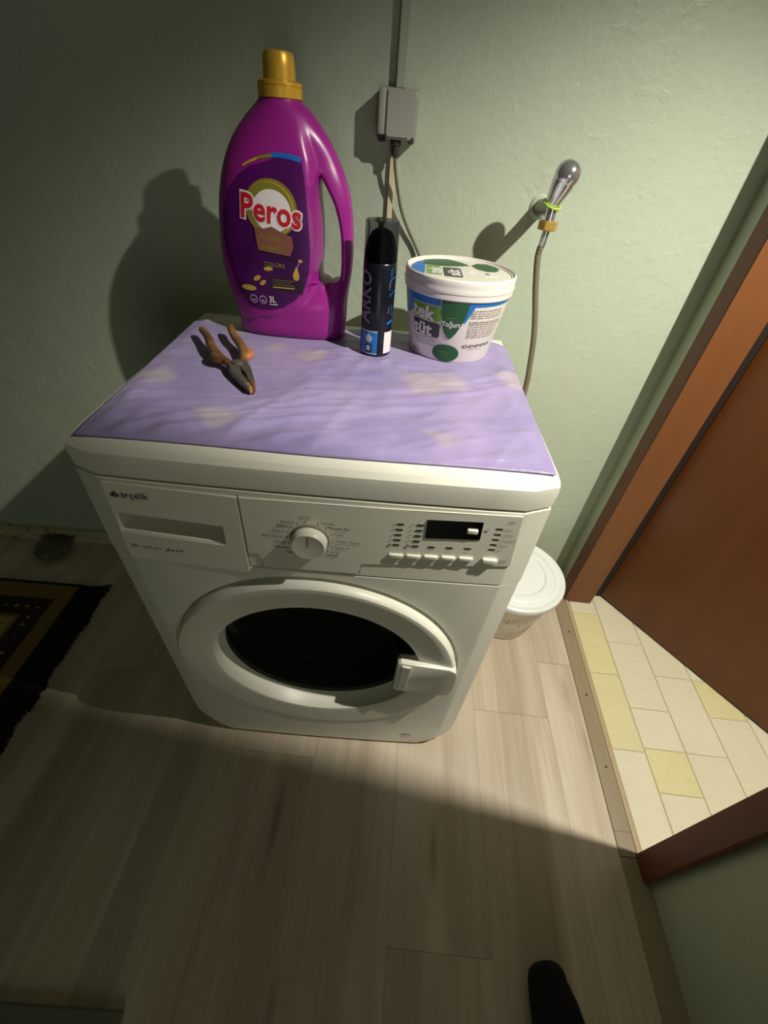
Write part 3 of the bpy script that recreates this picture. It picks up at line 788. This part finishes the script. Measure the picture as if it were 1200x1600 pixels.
for z in zs:
    xl, xr = smooth_tab(XL, z), smooth_tab(XR, z)
    if ZH0 < z < ZH1: hl, hr = holeL(z), holeR(z)
    else:
        xm = -.034 if z <= ZH0 else -.0475-(z-ZH1)*.35; hl = hr = xm
    f = 1 if z > .826 else .985
    cosmap = lambda t: .5-.5*cos(pi*t)
    xs1 = [xl+(hl-xl)*(cosmap(i/nl)*.55+.45*(1-(1-i/nl)**1.5 if False else i/nl)) for i in range(nl+1)]
    xs1 = [xl+(hl-xl)*(1-cos(pi/2*(i/nl)))*1.0 for i in range(nl+1)]
    xs2 = [hr+(xr-hr)*sin(pi/2*(i/nr)) for i in range(nr+1)]
    inset = .004 if z < .8245 else (.0015 if z < .826 else 0)
    row = []
    for xs in (xs1, xs2):
        fr = []; bk = []
        for x in xs:
            h = max(thick(x, z)-inset, 0); cx_ = -.105; X = cx_+(x-cx_)*(1-inset*8)
            fr.append(b.verts.new((X, BY-h, z))); bk.append(b.verts.new((X, BY+h, z)))
        row.append((fr, bk))
    rows.append((z, row))
for (z0, r0), (z1, r1) in zip(rows, rows[1:]):
    for s_ in range(2):
        for side in range(2):
            A = r0[s_][side]; B = r1[s_][side]
            for i in range(len(A)-1): b.faces.new((A[i], A[i+1], B[i+1], B[i]))
    if z0 >= ZH0-1e-6 and z1 <= ZH1+1e-6:
        for s_, idx in ((0, -1), (1, 0)):
            b.faces.new((r0[s_][0][idx], r0[s_][1][idx], r1[s_][1][idx], r1[s_][0][idx]))
for z_, r in (rows[0], rows[-1]):
    for s_ in range(2):
        fr, bk = r[s_]
        for i in range(len(fr)-1): b.faces.new((fr[i], fr[i+1], bk[i+1], bk[i]))
bmesh.ops.remove_doubles(b, verts=b.verts, dist=.00008)
put('bottle_body', b, M_purple, bt, smooth=50)
# cap
cx, cz = -.1045, 1.1435
b = NB(); prof = [(.0, 0), (.029, 0), (.0305, .001), (.0305, .0115), (.0292, .0120)]
for k in range(2): pass
prof += [(.0292, .0128), (.0302, .0134), (.0300, .0165), (.026, .0180), (.0225, .0185)]
lathe(b, prof, (cx, BY, cz-.003), 48)
cp_ = put('cap', b, M_gold, bt, smooth=35)
b = NB(); rr = [(.0220, 0), (.0215, .014), (.0208, .023), (.0188, .0275), (.0130, .0292), (0, .0296)]
lathe(b, rr, (cx, BY, cz+.0180-.003), 40)
put('dosing_cup', b, M_gold, cp_, smooth=45)
# label
def bmap(u, v, o): return Vector((u, BY-thick(u, v)-o-.0004, v))
d = Decal(bmap, .005)
LB = [(-.128, 1.071), (-.105, 1.078), (-.0825, 1.081), (-.070, 1.079), (-.0655, 1.050), (-.062, 1.010), (-.0605, .965), (-.0640, .935), (-.0730, .912), (-.0880, .893), (-.1080, .880), (-.1300, .874), (-.1500, .873), (-.1680, .877), (-.1790, .887), (-.1880, .910), (-.1970, .945), (-.2000, .975), (-.1955, 1.005), (-.1830, 1.035), (-.1620, 1.056), (-.1450, 1.066)]
d.poly(LB, M_lab, 0)
def arcband(a0, a1, r0, r1, cx_, cz_, n=10):
    A_ = [rad(a0+(a1-a0)*k/n) for k in range(n+1)]
    return [(cx_+r1*cos(a), cz_+r1*sin(a)*1.0) for a in A_]+[(cx_+(r0+(r1-r0)*.15*(k/n))*cos(a), cz_+(r0+(r1-r0)*.15*(k/n))*sin(a)) for k, a in reversed(list(enumerate(A_)))]
d.poly(arcband(76, 97, .1115, .1175, -.098, .9665), M_blue, 1)
d.poly(arcband(97, 108, .1125, .1165, -.098, .9665, 6), M_olive, 1); d.poly(arcband(108, 120, .1130, .1160, -.098, .9665, 6), M_goldp, 1)
rc = (-.117, 1.018)
d.ell(rc[0], rc[1], .0390, .0365, M_olive, 1, 36); d.ell(rc[0]-.0015, rc[1]-.001, .0365, .034, M_goldp, 2, 36); d.ell(rc[0]-.003, rc[1]-.001, .0355, .033, M_olive, 3, 36)
d.ell(rc[0]+.001, rc[1]-.003, .0290, .0270, M_pw, 4, 32)
d.text('Peros', -.1655, 1.0055, .0440, M_pw, 5, .075, rot=rad(-6), sx=.90, space=1.02); d.text('Peros', -.1655, 1.0055, .0440, M_red, 8, .022, rot=rad(-6), sx=.90, space=1.02)
d.poly([(-.145, .9930), (-.132, .9920), (-.118, .9960), (-.104, .9900), (-.088, .9850), (-.086, .972), (-.092, .958), (-.142, .963), (-.143, .972)], M_cop, 5)
d.text('Active', -.1390, .9790, .0125, M_olive, 6, .01, rot=rad(-4)); d.text('expert', -.1375, .9660, .0125, M_olive, 6, .01, rot=rad(-4))
d.text('COLORS', -.1350, .9420, .0085, M_olive, 6, .01, rot=rad(-3))
d.poly([(-.128, .926), (-.070, .921), (-.0755, .903), (-.1270, .909)], M_blackp, 2)
for k in range(4): d.rect(-.124, .9215-k*.0035-.001*(k == 3), -.088-.006*(k % 2)+.006*(k == 3), .9222-k*.0035, M_olive if k < 3 else M_goldp, 3)
d.ell(-.0845, .9300, .0052, .0068, M_goldp, 4, 18); d.poly([(-.0895, .9325), (-.0795, .9325), (-.0820, .9440), (-.0838, .9440)], M_goldp, 4)
d.poly([(-.0825, .943), (-.0815, .943), (-.0770, .951), (-.0780, .952)], M_lilp, 4); d.ell(-.0765, .9525, .0035, .0025, M_goldp, 4, 10)
for x, y, rx, ry, ro in ((-.1290, .9375, .0075, .0032, .1), (-.1490, .9220, .0070, .0035, .5), (-.1400, .9160, .0060, .0032, .6), (-.1650, .9060, .0130, .0045, .0)): d.ell(x, y, rx, ry, M_goldp, 4, 14, rot=ro)
for x in (-.1590, -.1430): d.ell(x, .8890, .0066, .0070, M_lilp, 3, 20); d.ell(x, .8890, .0048, .0052, M_lab, 4, 20); d.ell(x, .8875, .0028, .0020, M_lilp, 5, 12)
d.text('3L', -.1330, .8865, .0140, M_pw, 5, .012, sx=.85); d.rect(-.1325, .8825, -.1185, .8838, M_pw, 5)
d.done('front_label', bt, 'dark purple printed label with red and white lettering')

# ================================================================== FOAM CAN
CC = (.051, .333); CR = .0263
cn = thing('shaving_foam_can', 'tall slim dark navy aerosol can with clear cap between the bottle and the tub', 'can', (CC[0], CC[1], BZ))
b = NB(); lathe(b, [(0, 0), (.0235, 0), (.0255, .001), (CR, .003), (CR, .140), (.0255, .1415), (.0245, .1430), (.0235, .1450), (.0, .1455)], (CC[0], CC[1], BZ), 48); put('can_body', b, M_canb, cn, smooth=30)
b = NB(); lathe(b, [(.0225, .1440), (.0222, .152), (.0208, .163), (.0180, .173), (.0130, .1815), (.006, .1850), (0, .1856)], (CC[0], CC[1], BZ), 32); put('actuator', b, M_act, cn, smooth=50)
b = NB(); lathe(b, [(.0258, .1425), (.0255, .185), (.0250, .1935), (.0235, .1955), (0, .196)], (CC[0], CC[1], BZ), 48)
lathe(b, [(.0248, .1425), (.0245, .185), (.0240, .1925), (.0228, .1943), (0, .1948)], (CC[0], CC[1], BZ), 48); put('clear_cap', b, M_cap, cn, smooth=40)
def cmap(u, v, o):   # u = degrees from facing the camera side, v height
    a = rad(u); r = CR+o; return Vector((CC[0]+r*sin(a), CC[1]-r*cos(a), v))
K = math.degrees(1/CR)      # degrees per metre
d = Decal(lambda u, v, o: cmap(u*K, v, o), .004)
dg = lambda a: a/K
d.rect(dg(-78), .829, dg(8), .8665, M_blue, 0); d.rect(dg(-78), .8655, dg(8), .8672, M_pale, 1); d.rect(dg(-78), .8285, dg(8), .8298, M_pale, 1)
d.ell(dg(-25), .8545, .0062, .0060, M_pale, 1, 18); d.poly([(dg(-25)-.004, .858), (dg(-25)+.004, .858), (dg(-25), .8640)], M_pale, 1)
d.rrect(dg(-25)-.006, .8320, dg(-25)+.006, .8450, .0015, M_canb, 1); d.rrect(dg(-25)-.0035, .8345, dg(-25)+.0035, .8430, .0015, M_pale, 2)
d.rect(dg(33), .8300, dg(77), .8655, M_pw, 0)
d.text('ARKO', dg(-26), .8790, .0300, M_cang, 1, .022, rot=pi/2, sx=.92, shear=.15)
d.text('MEN', dg(-12), .885, .006, M_charc, 1, 0, rot=pi/2)
for (a0, z0, a1, z1, w) in ((46, .9610, 46, .9490, .0007), (46, .9455, 70, .9480, .0008), (46, .9450, 47, .9420, .0008), (46, .9230, 72, .9290, .0009), (46, .9230, 47, .9200, .0008), (40, .8790, 66, .8830, .0020)):
    x0, x1 = dg(a0), dg(a1)
    if abs(x1-x0) < .002: d.poly([(x0-w, z0), (x0+w, z0), (x1+w, z1), (x1-w, z1)], M_blue, 1)
    else: d.poly([(x0, z0-w), (x1, z1-w), (x1, z1+w), (x0, z0+w)], M_blue, 1)
d.text('COOL', dg(46), .9300, .0050, M_cang, 1, 0, rot=pi/2); d.text('foam', dg(46), .8950, .0050, M_cang, 1, 0, rot=pi/2); d.text('SHAVING', dg(60), .8900, .0042, M_blue, 1, 0, rot=pi/2)
d.done('can_print', cn)

# ================================================================== YOGURT TUB
TC = (.1840, .3860)
tb = thing('yogurt_tub', 'white lidded yogurt tub with green and blue print at the back right of the cloth', 'tub', (TC[0], TC[1], BZ))
def tr(z): return .0725+(.0880-.0725)*(z-.826)/.098
b = NB(); lathe(b, [(0, .001), (.0690, .001), (.0715, 0), (.0725, .002), (.0880, .100), (.0888, .106), (0, .107)], (TC[0], TC[1], BZ), 64); put('tub_body', b, M_tub, tb, smooth=30)
b = NB(); lathe(b, [(.0900, .103), (.0905, .1025), (.0915, .104), (.0918, .112), (.0925, .1125), (.0930, .115), (.0922, .1185), (.0920, .1235), (.0926, .1270), (.0918, .1305), (.0898, .1325), (.0885, .1315), (.0880, .1290), (.0868, .1282), (.0862, .1290), (.0850, .1288), (.0842, .1272), (0, .1270), (0, .122), (.0895, .122)], (TC[0], TC[1], BZ), 72)
ld = put('tub_lid', b, M_tub, tb, smooth=30)
def tmap(u, v, o):
    a = u/.081; r = tr(v)+o+.0002; return Vector((TC[0]+r*sin(a), TC[1]-r*cos(a), v))
A = lambda a: rad(a)*.081
d = Decal(tmap, .005)
d.poly([(A(-100), .9285), (A(-60), .9285), (A(-22), .9285), (A(-21), .905), (A(-24), .896), (A(-45), .902), (A(-58), .900), (A(-70), .890), (A(-100), .880)], M_grad, 0)
d.poly([(A(5), .9285), (A(80), .9285), (A(74), .9215), (A(15), .9200), (A(11), .9050), (A(7), .8930), (A(3), .9000)], M_grad, 0)
d.rrect(A(-59.5), .8625, A(-18.5), .9155, .006, M_pale, 1)
d.rrect(A(-58.5), .8905, A(-20), .9140, .005, M_lime, 2)
d.rrect(A(-58.5), .8640, A(-20), .8880, .005, M_charc, 2)
d.text('tek', A(-58.5), .8935, .0285, M_pw, 4, .028, sx=1.13, rot=rad(-3)); d.text('süt', A(-58.5), .8665, .0285, M_pw, 4, .028, sx=1.15, rot=rad(-2))
d.poly([(A(-21), .9285), (A(8.5), .9285), (A(7), .905), (A(3), .888), (A(-1), .876), (A(-5), .868), (A(-8), .8660), (A(-11), .868), (A(-15), .876), (A(-18), .888), (A(-20), .905)], M_green, 3)
d.text('Yoğurt', A(-18.5), .8865, .0120, M_pw, 5, .012, sx=.82); d.rect(A(-14), .9000, A(-2), .9008, M_lime, 5)
d.ell(A(-9.5), .8400, .0245, .0150, M_green, 3, 30); d.rect(A(-18), .8420, A(-4), .8428, M_lime, 5); d.rect(A(-16), .8380, A(-6), .8386, M_lime, 5)
for k in range(13):
    z = .9130-k*.0036
    if k in (4,): continue
    a1 = 60-abs(k-5)*1.2; x = 12
    while x < a1:
        w = random.uniform(2, 8); d.rect(A(x), z, A(min(x+w, a1)), z+(.0017 if k in (0, 5, 6) else .0012), M_tg, 1); x += w+1.2
for k in range(5): d.ell(A(14+k*8.6), .8545+.0002*k, .0055, .0023, M_charc, 1, 14); d.ell(A(14+k*8.6), .8545, .0028, .0010, M_tub, 2, 10)
d.rect(A(18), .8490, A(40), .8500, M_pale, 1)
d.text('2000 g', A(-64), .8300, .0095, M_tg, 1, .01, sx=.8, rot=rad(-4))
for k in range(3): d.poly([(A(-60+k*3), .857-.004*k), (A(-25), .862-.006*k), (A(-24), .8605-.006*k), (A(-60+k*3), .855-.004*k)], M_pale, 0)
d.done('side_print', tb)
LZ = BZ+.1271
d = Decal(lambda u, v, o: Vector((u, v, LZ+o)), .02)
def clipc(p, R=.0835):
    out = []
    for x, y in p:
        dx, dy = x-TC[0], y-TC[1]; r = sqrt(dx*dx+dy*dy)
        if r > R: x, y = TC[0]+dx*R/r, TC[1]+dy*R/r
        out.append((x, y))
    return out
d.ell(TC[0], TC[1], .0835, .0835, M_lidp, 0, 48)
d.poly(clipc([(.100, .350), (.122, .345), (.124, .400), (.128, .445), (.110, .430), (.100, .400), (.096, .375)]), M_blue, 1)
d.poly(clipc([(.120, .445), (.124, .410), (.150, .408), (.180, .415), (.203, .428), (.190, .447), (.165, .470), (.140, .475), (.125, .460)]), M_green, 2)
d.poly([(.206, .430), (.214, .407), (.230, .396), (.246, .400), (.254, .418), (.250, .433), (.236, .452), (.218, .450)], M_green, 2)
d.rrect(.1240, .3450, .1520, .4040, .004, M_pw, 3); d.rrect(.1255, .3465, .1505, .4025, .003, M_lime, 4)
d.rrect(.1540, .3400, .1840, .4000, .004, M_charc, 3)
d.text('tek', .1490, .3480, .0300, M_pw, 6, .03, rot=pi/2, sx=1.05); d.text('süt', .1800, .3430, .0300, M_pw, 6, .03, rot=pi/2, sx=1.08)
d.poly([(.192, .360), (.205, .358), (.214, .395), (.205, .405)], M_tub, 1); d.poly([(.214, .345), (.240, .352), (.250, .362), (.232, .372)], M_tub, 1); d.rect(.225, .372, .231, .384, M_tg, 2)
d.done('lid_print', ld)

# ================================================================== PLIERS
PV = Vector((-.150, .200, 0)); ax = Vector((.513, -.859, 0)); pn = Vector((.859, .513, 0))
pz = .8240
pr = thing('pliers', 'worn combination pliers with amber grips lying open on the lilac cloth', 'pliers', (PV.x, PV.y, pz))
def PP(t, n, z): return PV+ax*t+pn*n+Vector((0, 0, pz+z))
for sg in (1, -1):
    jaw = [(-.012, sg*.011), (.002, sg*.0155), (.020, sg*.0155), (.050, sg*.0110), (.072, sg*.0065), (.079, sg*.0040), (.079, sg*.0007), (.052, sg*.0006), (.046, sg*.0030), (.038, sg*.0042), (.030, sg*.0035), (.024, sg*.0010), (.004, sg*.0003), (-.010, sg*-.0003)]
    b = NB(); extrude_poly(b, jaw, lambda t, n: PP(t, n, .004+.004*0), lambda t, n: PP(t, n*.92, .0155-.0035*max(0, t)/.08), .0008)
    j = put('jaw', b, M_iron if sg < 0 else M_iron, pr, smooth=30)
    b = NB(); extrude_poly(b, [(.066, sg*.0072), (.0805, sg*.0042), (.0805, sg*.0006), (.066, sg*.0007)], lambda t, n: PP(t, n, .0035), lambda t, n: PP(t, n, .0135), .0006); put('tip', b, M_rust if sg > 0 else M_brass, j)
    c = spline([PP(-.008, sg*.010, .011), PP(-.024, sg*.0165, .012), PP(-.040, sg*.0200, .013), PP(-.070, sg*.0225, .015), PP(-.105, sg*.0205, .018), PP(-.140, sg*.0235, .021)], 6)
    n_ = len(c); rs = [.0062+.0016*sin(pi*min(1, k/(n_-1)*1.15)) for k in range(n_)]; rs[-1] = .0045
    b = NB(); tube(b, c, rs, 12, flat=.85); g = put('grip', b, M_tip, pr, smooth=50)
    b = NB()
    c2 = spline([PP(-.020, sg*.0135, .012), PP(-.026, sg*.0230, .013), PP(-.036, sg*.0260, .014), PP(-.048, sg*.0215, .0145)], 5)
    tube(b, c2, [.006+.002*sin(pi*k/(len(c2)-1)) for k in range(len(c2))], 10, flat=.8); put('finger_guard', b, M_grip2 if sg > 0 else M_tip, g, smooth=50)
b = NB(); lathe(b, [(.0085, .002), (.0085, .0170), (.0070, .0180), (0, .0182)], (PV.x, PV.y, pz), 24); put('pivot', b, M_iron, pr, smooth=40)

# ================================================================== WALL FITTINGS
YW = lambda x: yb(x)
bx = thing('socket_box', 'grey surface-mounted socket box with chamfered cover above the clear can cap', 'socket', (.056, YW(.056), 1.138))
yw = YW(.056)
b = NB(); box(b, .022, .090, yw-.020, yw-.0005, 1.104, 1.172, .006, 3); put('back_box', b, M_box, bx, smooth=40)
b = NB(); extrude_poly(b, [(.036, 1.1715), (.076, 1.1700), (.088, 1.1600), (.088, 1.1160), (.078, 1.1080), (.040, 1.1080), (.036, 1.1140)], lambda x, z: (x, yw-.016, z), lambda x, z: (x, yw-.047, z), .003); put('cover', b, M_box, bx, smooth=35)
b = NB(); box(b, .0235, .0370, yw-.0445, yw-.016, 1.112, 1.1715, .004, 2); put('side_flange', b, M_box, bx, smooth=35)
b = NB(); box(b, .0245, .037, yw-.036, yw-.016, 1.103, 1.1165, .002, 2); put('dark_latch', b, M_boxd, bx); b = NB(); box(b, .0765, .0865, yw-.036, yw-.016, 1.103, 1.1125, .002, 2); put('dark_latch', b, M_boxd, bx)
b = NB(); lathe(b, [(.0055, 1.085), (.007, 1.088), (.007, 1.098), (.009, 1.100), (.009, 1.112), (0, 1.112)], (.056, yw-.030, 0), 16); put('cable_gland', b, M_boxd, bx, smooth=40)
tk = NB(); x0 = .049; box(tk, x0, x0+.016, YW(.055)-.015, YW(.055)-.0003, 1.172, 2.59, .0015, 1)
put('cable_trunking', tk, M_trunk, None, label='square grey cable trunking rising up the wall from the socket box', cat='trunking', org=(.057, YW(.055), 1.172))
tk = NB(); box(tk, .0470, .0570, YW(.052)-.009, YW(.052)-.0003, .60, 1.1035, .001, 1)
put('cable_trunking', tk, M_cream, None, label='narrow cream strip running down the wall from the socket box', cat='trunking', org=(.053, YW(.052), .60))
c = spline([(.056, yw-.030, 1.088), (.060, yw-.026, 1.06), (.074, yw-.015, 1.01), (.092, yw-.010, .975), (.115, yw-.008, .94), (.150, yw-.02, .88), (.17, yw-.03, .80), (.17, yw-.06, .70)], 8)
b = NB(); tube(b, c, .0030, 10); put('power_cable', b, M_cable, None, smooth=60, label='thin grey power cable hanging from the socket box behind the tub', cat='cable', org=(.056, yw, .70))
# valve: a long stub from the wall, the stop valve hangs well in front of it
vy = .482
vv = thing('water_valve', 'chrome angle valve with ball-shaped knob and brass nut on the wall', 'valve', (.335, YW(.335), 1.03))
b = NB(); tube(b, [Vector((.3385, YW(.34)-.0003, 1.030)), Vector((.3375, .545, 1.033)), Vector((.3335, vy, 1.040))], [.0130, .0115, .0100], 20); put('wall_stub', b, M_iron, vv, smooth=50)
b = NB(); tube(b, [Vector((.3385, YW(.34)-.0003, 1.030)), Vector((.3385, YW(.34)-.006, 1.030))], [.021, .016], 28); put('escutcheon', b, M_wall, vv, smooth=40)
k0 = Vector((.3310, vy, 1.048)); k1 = Vector((.3395, vy-.012, 1.0865))
kd = (k1-k0).normalized()
b = NB(); tube(b, [k0-kd*.004, k0+kd*.010, k0+kd*.026, k1], [.0125, .0150, .0190, .0200], 32)
kb = put('knob', b, M_chrome, vv, smooth=60)
b = NB(); bmesh.ops.create_uvsphere(b, u_segments=32, v_segments=18, radius=.0208); bmesh.ops.translate(b, verts=b.verts, vec=k1); put('knob_dome', b, M_chrome, kb, smooth=80)
b = NB()
R0 = k0-kd*.003; tt = kd; e1 = tt.cross(Vector((1,0,0))).normalized(); e2 = tt.cross(e1)
tube(b, [R0+(e1*cos(2*pi*k/24)+e2*sin(2*pi*k/24))*.0155 for k in range(25)], .0016, 8); put('sealing_ring', b, M_tape, vv, smooth=60)
b = NB(); tube(b, [Vector((.3325, vy, 1.050)), Vector((.3330, vy, 1.012))], [.0090, .0088], 24); put('outlet_pipe', b, M_chrome, vv, smooth=50)
b = NB(); tube(b, [Vector((.3330, vy, 1.0215)), Vector((.3330, vy, 1.0080))], .0172, 6, up=(0, 1, 0)); bmesh.ops.bevel(b, geom=list(b.edges), offset=.0012, segments=2, affect='EDGES'); put('brass_nut', b, M_brass, vv)
hs = thing('inlet_hose', 'grey braided inlet hose hanging from the wall valve behind the washing machine', 'hose', (.333, vy, 1.008))
b = NB(); tube(b, [Vector((.3332, vy, 1.010)), Vector((.3320, vy+.001, .984))], [.0064, .0062], 20); put('crimp_sleeve', b, M_chrome, hs, smooth=50)
c = spline([(.3320, vy+.001, .986), (.331, vy+.002, .965), (.3435, vy+.003, .912), (.3570, vy+.004, .865), (.3680, vy+.005, .820), (.3760, vy+.006, .77), (.3830, vy+.008, .712), (.384, vy+.012, .62), (.36, vy+.018, .50), (.30, vy+.02, .40)], 8)
b = NB(); tube(b, c, .0058, 14); put('hose_line', b, M_hose, hs, smooth=60)

# ================================================================== BOWL WITH LID ON THE FLOOR
FC = (.487, .410)
bw = thing('food_bowl', 'round white-lidded plastic bowl on the floor beside the washing machine', 'bowl', (FC[0], FC[1], 0))
b = NB(); lathe(b, [(0, .002), (.088, .002), (.092, 0), (.096, .004), (.114, .10), (.1305, .185), (.127, .185), (.110, .10), (.09, .008), (0, .006)], (FC[0], FC[1], 0), 64); put('bowl_body', b, M_tubw, bw, smooth=35)
b = NB(); lathe(b, [(0.1324, 0.1800), (0.1376, 0.1800), (0.1400, 0.1830), (0.1410, 0.1960), (0.1395, 0.2000), (0.1353, 0.2025), (0.1296, 0.2015), (0.1258, 0.1985), (0.1220, 0.1975), (0.1154, 0.1985), (0.1107, 0.2030), (0.1060, 0.2050), (0.0899, 0.2050), (0.0851, 0.2035), (0.0823, 0.2000), (0.0000, 0.1990), (0.0000, 0.1960), (0.1230, 0.1940), (0.1324, 0.1900)], (FC[0], FC[1], 0), 80); put('bowl_lid', b, M_lidw, bw, smooth=35)
def fmap(u, v, o):
    r = (.096+(.114-.096)*(v-.004)/.096 if v < .10 else .114+.0165*(v-.10)/.085)+o+.0005; a = rad(u*450)
    return Vector((FC[0]+r*sin(a), FC[1]-r*cos(a), v))
d = Decal(fmap, .01); random.seed(12)
for k in range(11):
    u = -.20+k*.044; v = random.uniform(.03, .14); a = random.uniform(-.8, .8)
    for q in range(5):
        u1 = u+.016*sin(a+q*.7-.7); v1 = v+.022*cos(a+q*.6-.9); nx_, nz_ = -(v1-v), (u1-u); l = sqrt(nx_**2+nz_**2); nx_ *= .0007/l; nz_ *= .0007/l
        d.poly([(u-nx_, v-nz_), (u+nx_, v+nz_), (u1+nx_*.3, v1+nz_*.3), (u1-nx_*.3, v1-nz_*.3)], M_twig, 0)
        d.ell(u1, v1, .0030, .0014, M_leafr if (q == 2 and k % 2) else M_twig, 1, 10, rot=a+q)
        if q == 2: u, v = u1, v1
d.done('floral_print', bw)

# ================================================================== RUG, MAT, BAG
RC = Vector((-.795, .372, 0))
rt = thing('rug', 'patterned carpet with gold border and black fringe at the far left of the floor', 'rug', RC)
b = NB(); box(b, RC.x-1.15, RC.x, RC.y-.86, RC.y, .001, .008, .002, 1); o = put('rug_field', b, M_rug, rt)
random.seed(8); b = NB()
for k in range(1500):
    yy = RC.y+.006-.875*k/1500+random.uniform(-.001, .001); ln = .080+.012*noise.noise(Vector((yy*14, 0, 0)))+random.uniform(-.007, .006)
    an = random.uniform(-.22, .22)+.15*noise.noise(Vector((yy*9, 3, 0))); w = random.uniform(.0018, .0032); zz = random.uniform(.003, .008)
    p = [Vector((RC.x-.006+ln*t, yy+an*ln*t*t, zz*(1-t*.5)+.0015)) for t in (0, .33, .66, 1)]
    vs = []
    for i, q in enumerate(p):
        ww = w*(1-.15*i); vs.append([b.verts.new(q+Vector((0, -ww, 0))), b.verts.new(q+Vector((0, 0, ww*.9))), b.verts.new(q+Vector((0, ww, 0)))])
    for a_, c_ in zip(vs, vs[1:]):
        for i, j in ((0, 1), (1, 2), (2, 0)): b.faces.new((a_[i], a_[j], c_[j], c_[i]))
put('fringe', b, M_fringe, rt, kind='stuff')
b = NB(); box(b, RC.x-1.15, RC.x+.002, RC.y-.001, RC.y+.010, .001, .0075, .002, 1); put('binding', b, M_fringe, rt)
b = NB(); box(b, -.95, -.262, -.95, -.452, .0005, .009, .003, 2)
put('floor_mat', b, M_mat, None, label='pale green mat edge at the lower left corner of the floor', cat='mat', org=(-.6, -.7, 0))
# crumpled bag near the baseboard
b = NB(); bmesh.ops.create_icosphere(b, subdivisions=4, radius=.045)
for v in b.verts:
    n = noise.noise(v.co*38)+.6*noise.noise(v.co*90+Vector((3,3,3))); v.co *= 1+.28*n; v.co.z = max(v.co.z*.55, -.020); v.co.x *= 1.15
bmesh.ops.translate(b, verts=b.verts, vec=(-.955, .505, .0215)); put('crumpled_bag', b, M_bag, None, smooth=30, label='small crumpled plastic bag by the baseboard left of the washing machine', cat='bag', org=(-.955, .505, 0))

# ================================================================== FOOT
def skin_obj(name, verts, edges, radii, m, parent=None, sub=2, **k):
    me = bpy.data.meshes.new(name); me.from_pydata(verts, edges, []); o = bpy.data.objects.new(name, me); COL.objects.link(o)
    md = o.modifiers.new('s', 'SKIN'); md.use_smooth_shade = True
    for i, r in enumerate(radii): me.skin_vertices[0].data[i].radius = r; me.skin_vertices[0].data[i].use_root = (i == 0)
    sb = o.modifiers.new('u', 'SUBSURF'); sb.levels = sb.render_levels = sub
    bpy.context.view_layer.update()
    new = bpy.data.meshes.new_from_object(o.evaluated_get(bpy.context.evaluated_depsgraph_get()))
    bpy.data.objects.remove(o, do_unlink=True); b_ = NB(); b_.from_mesh(new); bpy.data.meshes.remove(new); return b_
fx = Vector((.460, -.342, 0)); fd = Vector((-.10, -.995, 0)).normalized(); fs = Vector((.995, -.10, 0))
def FP(l, s_, z): return tuple(fx+fd*l+fs*s_+Vector((0, 0, z)))
V = [FP(.215, 0, .085), FP(.235, 0, .040), FP(.17, .0, .052), FP(.12, -.002, .043), FP(.075, -.004, .032), FP(.040, -.008, .024), FP(.018, -.014, .019), FP(.225, .0, .17), FP(.235, .0, .28), FP(.245, .0, .40), FP(.075, .022, .024), FP(.045, .022, .018)]
E_ = [(0, 1), (0, 2), (2, 3), (3, 4), (4, 5), (5, 6), (0, 7), (7, 8), (8, 9), (4, 10), (10, 11)]
R_ = [(.036, .036), (.036, .034), (.042, .044), (.046, .038), (.047, .030), (.040, .025), (.028, .020), (.040, .040), (.052, .052), (.056, .056), (.032, .023), (.028, .018)]
b = skin_obj('person', V, E_, R_, M_sock)
for v in b.verts:
    if v.co.z < .0012: v.co.z = .0012
put('person', b, M_sock, None, smooth=90, label="person's foot in a black sock at the bottom of the photo, toes pointing away", cat='person', org=(fx+fd*.12))
